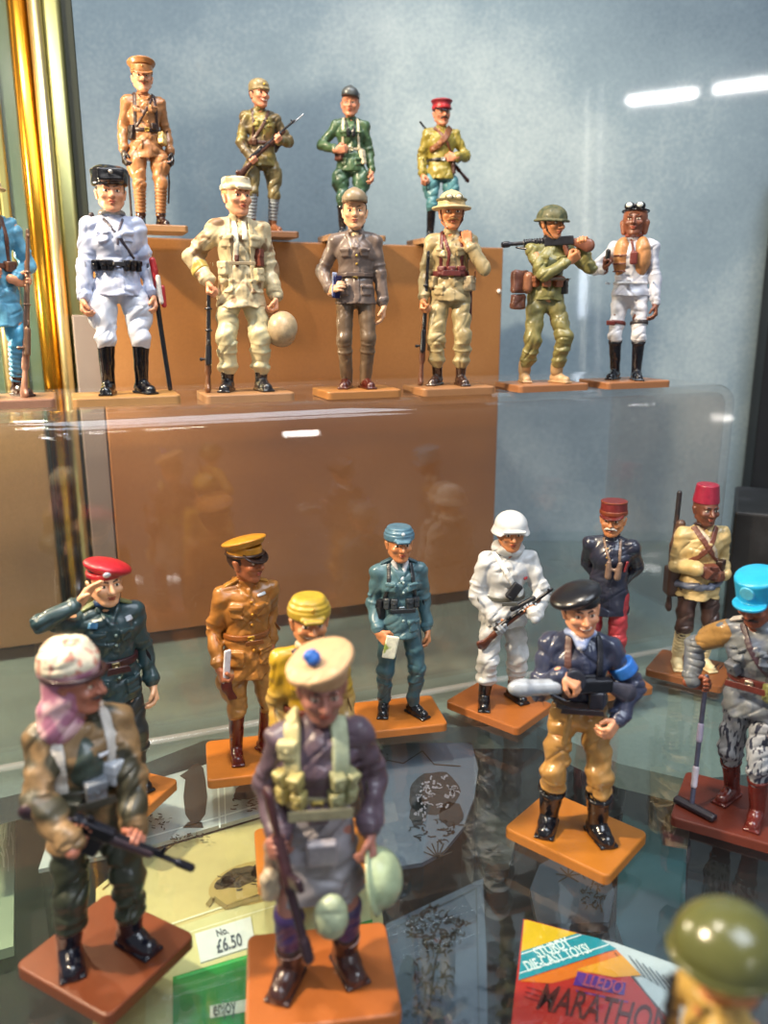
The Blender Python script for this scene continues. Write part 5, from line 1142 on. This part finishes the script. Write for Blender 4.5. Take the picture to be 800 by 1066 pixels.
def soldier_l5():
    A, B = (-9.0, -6.5, 23), (13, -9.0, 40.5)
    s = Fig('white snow parka soldier in a white helmet aiming a brown rifle downwards', place(520, 731, LOWZ), 14, h=.28, size=1.02, lean=(1.0, -1.0), fat=1.06,
            hands=[on(A, B, .3, (.5, -.3, .6), (1, -.5, .2), (-1, .6, -.6)), on(A, B, .66, (-.3, -.4, .8), (-1, -.2, .6), (1, .4, -1))], head=(-2, 3, 0), skin='tan', feet=((-5.0, -1.5, -12), (5.2, 2, 22)), group=G3, base=(27, 21, 0, 0, -62), basecol='#b4612a')
    s.body(brow='#5a3a20')
    m = paint('#c9cbcc', .45, .2, var=.1, col2='#a9aba8', scale2=200, mix=(.5, .7))
    s.tunic('#c9cbcc', z=27, m=m, bulk=.55, amp=.3, belt_z=36, flare=1.08)
    s.blob('hood', lambda q: (q.at(s.N + [0, .4, .6], rotm('X', 8)), q.tor((0, .5, 0), 3.6, 1.5)), '#c9cbcc', m=m, amp=.25)
    s.trousers('#c6c8c8', to=9, baggy=1.1, blouse=True, m=m, amp=.34); s.boots('#0d0e13', top=11, width=1.06)
    s.band(36.0, 1.3, '#5a5a52'); s.strap([(4.6, 36), (1, 42), (-3.6, 50)], '#e2e2de', .5)
    for i in (0, 1): q = SDF(); s.handops(q, i, 1.25); s.put('glove', q, paint('#9aa0a8', .5), h=.3)
    s.gun(A, B, 'rifle', up=(-.3, -.5, 1), wood='#5f3120', metal='#23242a')
    s.blob('magazine_pouch', lambda q: q.at([1.6, -6.4, 39.2], rotm('Y', 35)).box((0, 0, 0), (1.5, .9, 2.7), .4), '#1c1e24'); s.blob('telescope', lambda q: q.cap((1, -7.6, 34), (7, -8.4, 37.6), .75), '#1a1c22')
    s.pouch(5.4, 42.5, .9, .5, .3, '#b0343a', name='armband', flap=False)
    s.headgear('steel_helmet', lambda q: hat_stahl(q), '#cfd2d2', m=paint('#d2d4d4', .4, .3, var=.06))
def soldier_l6():
    s = Fig('white moustached officer in a dark red cap, navy coat and red trousers', place(627, 707, LOWZ), -6, h=.28, size=1.01, fat=1.05,
            hands=[H((-2.2, 7.0, 31), (.9, .3, 0), (0, 1, 0), .4, (-.5, .6, -.3)), H((2.2, 8.2, 31), (-.9, .3, 0), (0, 1, 0), .4, (.5, .6, -.3))], head=(-2, 0, 0), skin='tan', group=G3, base=(27, 21, 0, 0, -4), basecol='#a8602f')
    s.body(brow='#d8d2c8', moustache=('#e8e0d2', 0), hair='#c9c0b2')
    m = paint('#262a3c', .32, .4, var=.2)
    s.tunic('#262a3c', z=24.5, collar=1.1, m=m, flare=1.04, bulk=.2, amp=.16, belt_z=37.5)
    s.trousers('#a3343a', to=3.4, fit=1.08, m=paint('#a3323a', .42)); s.boots('#101014', top=3)
    for z in (47, 44.5, 42, 39.5): s.pouch(-.6, z, .3, .3, .25, '#b98f3a', name='button', flap=False)
    s.blob('binoculars', lambda q: [q.cap((x, -6.2, 38.6), (x * 1.2, -6.5, 43.2), 1.15, .8, k=.1) for x in (.3, 3.2)] + [q.cap((.4, -6.4, 41), (3.2, -6.4, 41), .5)], '#7c6558')
    s.strap([(.4, 43.5), (-2.4, 49.8)], '#80695a', .35); s.strap([(3.4, 43.5), (3.0, 49.8)], '#80695a', .35); s.pouch(5.2, 41.5, .5, 2.0, .4, '#8a3038', name='medal_ribbon', flap=False)
    s.blob('shirt_collar', lambda q: q.at(s.N + [0, .0, 1.3], rotm('X', -8)).tor((0, 0, 0), 2.35, .35), '#e0dcd6')
    s.headgear('kepi', lambda q: q.cyl((0, .4, 3.6), 3.75, 1.9, .3, r2=3.55, sy=1.08), '#6f2424'); s.headgear('cap_band', lambda q: (q.cyl((0, .4, 2.2), 3.9, .65, .2, sy=1.08), q.tor((0, .4, 5.2), 3.5, .25, sy=1.08)), '#7a3a22')
    s.headgear('cap_peak', lambda q: hat_peak(q, 1.7, 3.3, 22), '#5a201c', rough=.15)
def soldier_l7():
    s = Fig('dark skinned soldier in a red fez and cream tunic with crossed brown straps', place(719, 694, LOWZ), 22, h=.28, size=1.03, drop=0,
            hands=[H((-2.6, -7.2, 37.5), (.7, -.2, -.5), (0, 1, .2), .6, (-.4, .6, -1)), H((6.6, -3.6, 34), (-.6, -.6, .1), (-.6, .6, 0), .6, (.4, 1, -.8))], head=(8, 3, 0), skin='brown', feet=((-4.2, .5, -12), (4.2, -.5, 16)), group=G3, base=(25, 21, 0, 0, -55), basecol='#8a4c26')
    s.body(brow='#1c100c', lips=True, iris='#120a08')
    s.gun((-8.2, 5.2, 20), (-6.8, 5.8, 60.5), 'rifle', up=(0, 1, 0), wood='#4a3630', name='slung_rifle'); s.tube('rifle_sleeve', [(-7.2, 5.6, 46), (-6.9, 5.8, 60)], .85, '#2e2a2c')
    s.tunic('#c9b27a', z=26, flare=1.12, bulk=.5, m=paint('#c6ac76', var=.12), amp=.26, belt_z=35)
    s.blob('sash', lambda q: (q.at((0, 0, 30.8 - 0), rotm('Y', -7)), q.tor((0, 0, 0), 6.6, 1.3, sy=.84)), '#5c6478', amp=.3)
    s.trousers('#3c2a26', to=13, baggy=.4); s.boots('#c9b88c', top=5, puttee='#cdbd92', ptop=16.5, rough=.6)
    s.strap([(-5, 38), (0, 43.6), (3.8, 49.8)], '#6a3a2a', .62); s.strap([(5.2, 38), (.4, 43.6), (-3.6, 49.8)], '#6a3a2a', .62); s.strap([(5.6, 34), (2.6, 43), (-2.4, 50)], '#b8a890', .5)
    s.pouch(1.0, 36.2, 2.2, 2.4, 1.5, '#6a3a2c', name='ammunition_pouch'); s.pouch(4.8, 37.4, 1.5, 1.8, 1.4, '#32201c')
    s.blob('haversack', lambda q: (q.box((-7.4, 3.6, 30), (2.4, 3, 5.), 1.)), '#4a3228'); s.blob('blanket_roll', lambda q: q.path([(-6.5, 3, 50), (-7.6, 4.6, 42), (-7.6, 4, 34)], 1.5), '#5c4438')
    s.headgear('fez', lambda q: hat_fez(q), '#8f1c30', m=paint('#95203a', .38)); s.blob('collar', lambda q: q.at(s.N + [0, -.2, .5], rotm('X', -10)).tor((0, 0, 0), 2.6, .55), '#3a2a2c')
def soldier_l8():
    A, B = (-10.5, -7.0, 39.5), (13, -17, 24)
    s = Fig('front left rifleman with a white and pink shemagh headdress and camouflage smock', place(106, 990, LOWZ), 10, h=.24, size=1.03, fat=1.06,
            hands=[on(A, B, .33, (.2, -.4, .8), (1, -.5, 0), (-1, .5, -.5)), on(A, B, .66, (-.3, .1, .9), (-.8, -.6, .2), (1, .2, -1))], head=(52, 0, 0), skin='#b0705a', feet=((-5.4, .5, -8), (5.4, -2, 26)), group=G3, base=(24.5, 22.5, 1, 0, -50), basecol='#7d3a1e')
    s.body(brow='#2c1a12', moustache=('#2c1a14', 1))
    m = paint('#856a48', .5, .2, col2='#3d3a2a', scale2=170, mix=(.46, .56), var=.25)
    s.tunic('#6a5a40', z=26, collar=.9, bulk=.7, m=m, amp=.34, flare=1.08, belt_z=36.5, placket=True)
    s.blob('vest', lambda q: (q.ell(s.C + [0, -.9, -1.0], (4.2, 4.8, 6.6)), q.box((0, 0, 33), (9, 9, 1.5), .1, neg=True)), '#3e4a42', amp=.3)
    s.trousers('#2d3226', to=8, baggy=.8, blouse=True, m=paint('#2f3528', var=.2), amp=.34)
    s.boots('#12131f', top=8, rough=.16, width=1.28)
    for hp, kn, an, *_ in s.leg: s.blob('sock', lambda q, kn=kn, an=an: q.cap(an + (kn - an) * .16, an + (kn - an) * .36, 2.15, 2.2), '#d9d6cc', amp=.12)
    s.over(-4.4, -4.6, '#cfcac2', .75); s.over(4.4, 4.4, '#cfcac2', .75); s.band(36.6, 1.8, '#3c3a30')
    s.pouch(4.2, 39.4, 2.2, 2.2, 1.5, '#b6bcc4', name='map_case'); s.pouch(0.6, 37.5, 1.8, 2.2, 1.3, '#7a8088'); s.pouch(-3.4, 34, 2, 2.4, 1.4, '#3c3c30'); s.pouch(2.6, 43.6, 1.0, .35, .3, '#e2e4ec', name='name_tape', flap=False)
    s.gun(A, B, 'assault', up=(-.2, -.1, 1), wood='#3a2830', metal='#1c1c26')
    mm = paint('#c9a4a8', .6, .1, col2='#a26a82', scale2=320, mix=(.44, .56), var=.1)
    s.headgear('headdress', lambda q: (q.ell((0, .7, 2.4), (4.2, 4.6, 3.9)), q.ell((0, 1.6, -1.6), (4.2, 3.7, 5.2), k=1.2), q.ell((-.6, 2.4, -5.8), (4.9, 3.6, 4.2), k=1.2), q.ell((0, -4.4, -2.0), (2.9, 4.0, 3.9), k=.4, neg=True)), '#d9c4c0', m=mm, amp=.28)
    s.headgear('headdress_wrap', lambda q: q.ell((-.2, .9, 4.0), (4.35, 4.7, 3.5), k=.5), '#e2d8cc', m=paint('#e6dcc2', .6, .1, col2='#c98a78', scale2=520, mix=(.56, .64)), amp=.25)
    s.headgear('head_cord', lambda q: (q.tor((0, .3, 1.9), 4.3, .4, sy=1.08)), '#33181c')
def soldier_l9():
    A, B = (-8.6, -5.2, 41), (-2.2, -13.0, 15)
    s = Fig('front soldier in a tan bonnet with a blue pompom, cream webbing and grey apron', place(334, 1012, LOWZ), 2, h=.24, size=1.06, fat=.98, lean=(1., 0),
            hands=[on(A, B, .34, (.8, -.5, .2), (.3, -.8, -.5), (-.5, 1, -.3)), H((8.6, -3.6, 30.5), (.1, -.6, -.8), (-.9, 0, 0), .7, (.4, 1, -.2))], head=(4, 10, 0), skin='#a06a5c', feet=((-5.4, -1.5, -24), (4.6, .5, 18)), group=G3, base=(26.5, 22, 0, 0, -13), basecol='#b8602a')
    s.body(brow='#3a221c', hair='#5c3c28')
    m = paint('#5a4a56', .45, .25, var=.2)
    s.tunic('#5a4a56', z=32, collar=.9, m=m, bulk=.35, amp=.3, belt_z=36.8)
    def kilt(q):
        q.cap(s.P + [0, .2, 3], (s.P[0], s.P[1] - .4, 15), 5.6, 8.6, k=1, sy=.76); q.box((0, 0, 8), (20, 20, 10), .1, k=.2, neg=True)
    s.blob('kilt_apron', kilt, '#6f6a74', amp=.3, m=paint('#8b878c', .5, .15, var=.12)); s.blob('apron_pocket', lambda q: q.at((.4, -6.4, 29.4), rotm('X', 8)).box((0, 0, 0), (2.6, .9, 2.4), .6), '#8f8a90')
    for i, (hp, kn, an, *_) in enumerate(s.leg):
        s.blob('stocking', lambda q, kn=kn, an=an: q.cap(kn + (an - kn) * .12, an + (kn - an) * .2, 2.75, 2.0), '#3a2c5e', amp=.15)
        s.blob('gaiter', lambda q, kn=kn, an=an: q.at(an + (kn - an) * .3, frame(kn - an)).tor((0, 0, 0), 2.0, .6), '#c9c2c4')
    s.boots('#3a2220', top=7, width=1.3, rough=.25)
    cw = '#b9b182'
    s.over(-3.8, -3.9, cw, .95); s.over(3.8, 3.9, '#a9b090', .95); s.band(37, 2.0, '#9a9272', buckle='#c9b060')
    for x, z in ((-4.8, 41.4), (-3.0, 41.8), (3.0, 41.8), (4.9, 41.4), (-4.6, 38), (-2.6, 38), (2.6, 38), (4.6, 38)): s.pouch(x, z, 1.05, 1.5, 1.35, '#a89c62' if x < 0 else '#9a9a72')
    s.pouch(-4.4, 46.6, 1.5, 1.6, 1.2, '#c2b98a', name='shoulder_pouch'); s.pouch(0, 35.4, 1.8, 1.5, 1.2, '#5a4c50', name='purse')
    s.blob('water_bottle', lambda q: q.ell((1.6, -9.6, 19.6), (2.9, 2.2, 4.0)), '#9aa68a', amp=.12)
    s.gun(A, B, 'smg', up=(-.4, .8, .3), wood='#43262c', metal='#3a2a34')
    s.blob('holster', lambda q: q.cap((-7.4, -2.2, 28), (-8.2, -2.6, 20), 1.9, 1.3), '#8a7466', amp=.25); s.blob('kit_bag', lambda q: q.cap((-8.2, -4, 24), (-8.4, -4, 20.5), 1.6), '#a89a84', amp=.2)
    g = s.grip(1, 3.4, .4)
    hm = s.blob('helmet', lambda q: (q.at(g + [1.4, -.4, -4.2], rotm('Y', 78) @ rotm('X', 14)), q.ell((0, 0, 0), (5.0, 4.7, 3.9)), q.box((0, 0, -5), (9, 9, 4.4), .1, neg=True), q.cyl((0, 0, -.7), 5.9, .3, .25, k=.5)), '#9dae8c')
    s.blob('helmet_lining', lambda q: (q.at(g + [1.4, -.4, -4.2], rotm('Y', 78) @ rotm('X', 14)), q.ell((0, 0, -1.0), (4.2, 3.9, .5))), '#3a2a30', parent=hm)
    s.headgear('bonnet', lambda q: (q.cyl((0, .3, 2.6), 3.8, .9, .3, sy=1.05), q.at(q.t + q.R @ np.array([-.3, .2, 4.2]), q.R @ rotm('Y', -20) @ rotm('X', 2)), q.cyl((0, 0, 0), 5.1, .6, .45, k=.6, sy=.98), q.ell((0, 0, .5), (4.0, 4.0, .8), k=.9)), '#b9926a', m=paint('#bd9872', .6, .1, var=.1), amp=.1)
    s.headgear('pompom', lambda q: q.ell((-1.5, -1.2, 6.0), (1.25, 1.25, 1.15)), '#1f5ca8', m=paint('#1f5cb0', .6), amp=.12)
def soldier_l10():
    A, B = (10.5, -4.0, 40), (-12.5, -11, 41)
    s = Fig('smiling soldier in a black beret and navy jacket with a bulky machine gun', place(595, 862, LOWZ), 6, h=.24, size=1.02, lean=(-.8, -1.2), fat=1.03,
            hands=[H((-4.6, -8.6, 43.4), (.9, -.3, -.5), (0, .2, -.9), .6, (-.5, .5, -1)), H((7.8, -5.6, 31.5), (-.5, -.7, -.4), (-.7, .4, 0), .6, (1, .6, -.3))], head=(10, 4, -6), feet=((-5.4, -.5, -12), (5.8, -2, 22)), group=G3, base=(27, 21, 1, -.5, -62), basecol='#c06f24')
    s.body(brow='#241410', smile=True, hair='#1c1210')
    m = paint('#363c54', .3, .45, var=.2)
    s.tunic('#363c54', z=32.5, collar=.9, m=m, bulk=.45, amp=.28, belt_z=34.4)
    s.blob('shirt_collar', lambda q: (q.at(s.N + [0, -.3, .2], rotm('X', -14)), q.tor((0, 0, 0), 2.9, .75), q.cap((-1.4, -2.6, -.4), (-.3, -3.8, -2.6), .8), q.cap((1.4, -2.6, -.4), (.3, -3.8, -2.6), .8)), '#8ea0cc', m=paint('#8ea0cc', .45, .1, col2='#e0e4f0', scale2=420, mix=(.45, .55)))
    s.trousers('#a8804a', to=9.5, baggy=.5, m=paint('#ad8349', .3, .35, var=.12), amp=.36); s.boots('#12131a', top=11, width=1.28, rough=.16)
    s.over(-3.4, -3.4, '#5a3c38', .55, 35); s.over(3.6, 3.4, '#20222c', .5, 35); s.band(34.6, 1.4, '#2a2026')
    s.tube('bayonet_frog', [(-2.4, -5.6, 32), (-3.4, -6.6, 26)], .7, '#9a7440')
    s.blob('armband', lambda q: (q.at(s.arm[1][0] * .45 + s.arm[1][1] * .55, frame(s.arm[1][1] - s.arm[1][0])), q.cyl((0, 0, 0), 3.05, 1.5, .3)), '#2e74c4', m=paint('#2f74c8', .4))
    g = s.gun(A, B, 'lmg', up=(0, 0, 1), wood='#3c3c4a', metal='#23252e')
    Av, Bv = np.array(A), np.array(B); u = nrm(Bv - Av)
    s.blob('cooling_jacket', lambda q: (q.cap(Av + u * 17.5, Bv + u * 1.5, 1.75), q.cap(Bv + u * .5, Bv + u * 2.6, 1.95, 1.5)), '#9aa2ac', rough=.3)
    s.blob('drum_magazine', lambda q: q.at(Av + u * 13.5 + [0, -.4, 1.5], frame((.3, -1, .1))).cyl((0, 0, 0), 2.7, 1.1, .4), '#2a2c38', rough=.25); s.blob('ammunition_pouch', lambda q: q.box((3.0, -6.4, 37), (1.7, 1.2, 2.1), .5), '#262834', rough=.3)
    s.headgear('beret', lambda q: hat_beret(q, -1, 4.7), '#0c0d14', m=paint('#0e0f16', .3, .4))
def soldier_l11():
    A, B = (-9.4, -8.2, 1.8), (-10.8, -2.4, 34)
    s = Fig('soldier in a bright blue cap holding a mine detector at the right edge', place(771, 842, LOWZ), -14, h=.24, size=1.0, lean=(-.8, -2.0), fat=1.05,
            hands=[on(A, B, .93, (.4, -.6, -.2), (.8, -.6, 0), (-1, .6, -.2)), H((8.6, -2.4, 29))], head=(-8, 18, 0), skin='#8a4c34', feet=((-3.6, 3., -10), (4.4, -3.2, 6)), group=G3, base=(30, 24, 0, 0, -50), basecol='#6e2a1c')
    s.body(brow='#2c1812', moustache=('#2c1812', 0))
    m = paint('#6f7478', .45, .25, col2='#5a6270', scale2=260, var=.16)
    s.tunic('#6f7478', z=27, collar=.9, m=m, bulk=.45, amp=.28, pockets=[(-3.2, 43.6, 1.7, 1.7), (3.2, 43.6, 1.7, 1.7)], flare=1.05)
    s.blob('shoulder_patch', lambda q: (q.cap(s.S[0] + [0, 0, -.6], s.S[0] * .35 + s.arm[0][1] * .65, 3.15, 2.95)), '#9c7844', amp=.2)
    s.blob('epaulette', lambda q: q.at(s.S[0] * .6 + s.N * .4 + [0, 0, 2.4], rotm('Y', -24)).box((0, 0, 0), (2.3, 1.3, .4), .3), '#c2bcb4')
    s.trousers('#8a8f98', to=12, baggy=.8, m=paint('#8f949c', .5, .1, col2='#23283c', scale2=520, mix=(.53, .58), stretch=(2.4, 2.4, .5)), amp=.3)
    s.boots('#5a1f1a', top=12, width=1.05, rough=.25); s.band(36.6, 1.7, '#5c2620', buckle='#b0a090'); s.strap([(4.6, 38), (1, 43.6), (-3.6, 49.8)], '#43303a', .5); s.over(3.8, 3.8, '#4c4a50', .5)
    s.pouch(-3.6, 39.8, 1.5, 1.8, 1.2, '#5c6068'); s.pouch(4.2, 35, 1.6, 2.2, 1.5, '#7a7a48', name='haversack')
    d = s.tube('detector_pole', [A, B], .62, '#4a4c60', rough=.3); s.tube('pole_sleeve', [np.array(A) * .86 + np.array(B) * .14, np.array(A) * .72 + np.array(B) * .28], .8, '#c4bcc8', parent=d); s.tube('pole_sleeve', [np.array(A) * .5 + np.array(B) * .5, np.array(A) * .38 + np.array(B) * .62], .78, '#a8a0b8', parent=d)
    s.blob('search_head', lambda q: (q.at((-9.4, -8.4, .9), rotm('Z', -12)), q.box((1.0, 0, 0), (5.6, 1.3, .7), .5), q.cap((-4, 0, .6), (6, 0, .6), .4)), '#241e26')
    s.headgear('cloth_cap', lambda q: (q.cyl((0, .5, 4.0), 4.1, 2.5, .6, r2=4.35, sy=1.06), q.ell((0, .5, 6.3), (4.0, 4.2, .8), k=.4), q.cyl((0, -3.2, 1.6), 3.4, .35, .2, k=.3, sy=.8)), '#1f9ac9', m=paint('#1fa0d0', .38, .3, var=.1)); s.headgear('cap_badge', lambda q: q.at(q.t + q.R @ np.array([0, -3.9, 4.6]), q.R @ rotm('X', 90)).cyl((0, 0, 0), 1.5, .35, .2), '#55b4d6')
def soldier_l12():
    s = Fig('olive helmeted soldier seen close up from behind in the bottom right corner', (63.5, 58, LOWZ), 105, h=.28, size=.93, fat=.95,
            hands=[H((-6.2, -6, 36), (.6, -.3, .5), (0, 1, .2), .7, (-1, .3, -.8)), H((6.4, -6, 38), (-.6, -.3, .5), (0, 1, .2), .7, (1, .3, -.8))], group=G3, skin='tan')
    s.body(brow='#3a2416', hair='#3a2416')
    s.tunic('#b5934a', z=28, collar=.9, m=paint('#b8964c', var=.14), bulk=.3); s.trousers('#7a6a44', to=8, baggy=.5, blouse=True); s.boots('#2c1c14', top=8); s.band(36.6, 1.6, '#6a4a2c')
    s.gun((4.2, 5.2, 30), (-3.4, 6.0, 56), 'rifle', up=(0, 1, 0), wood='#a8803a', name='slung_rifle'); s.strap([(0, 38), (3, 49)], '#c9a860', .7)
    s.headgear('steel_helmet', lambda q: (hat_helmet(q, 5.0, .5), q.ell((0, .3, 1.8), (5.2, 5.6, 4.6))), '#4c5332', m=paint('#55582f', .22, .5, var=.12))
for _f in (soldier_l1, soldier_l2, soldier_l3, soldier_l4, soldier_l5, soldier_l6, soldier_l7, soldier_l8, soldier_l9, soldier_l10, soldier_l11, soldier_l12): _f()
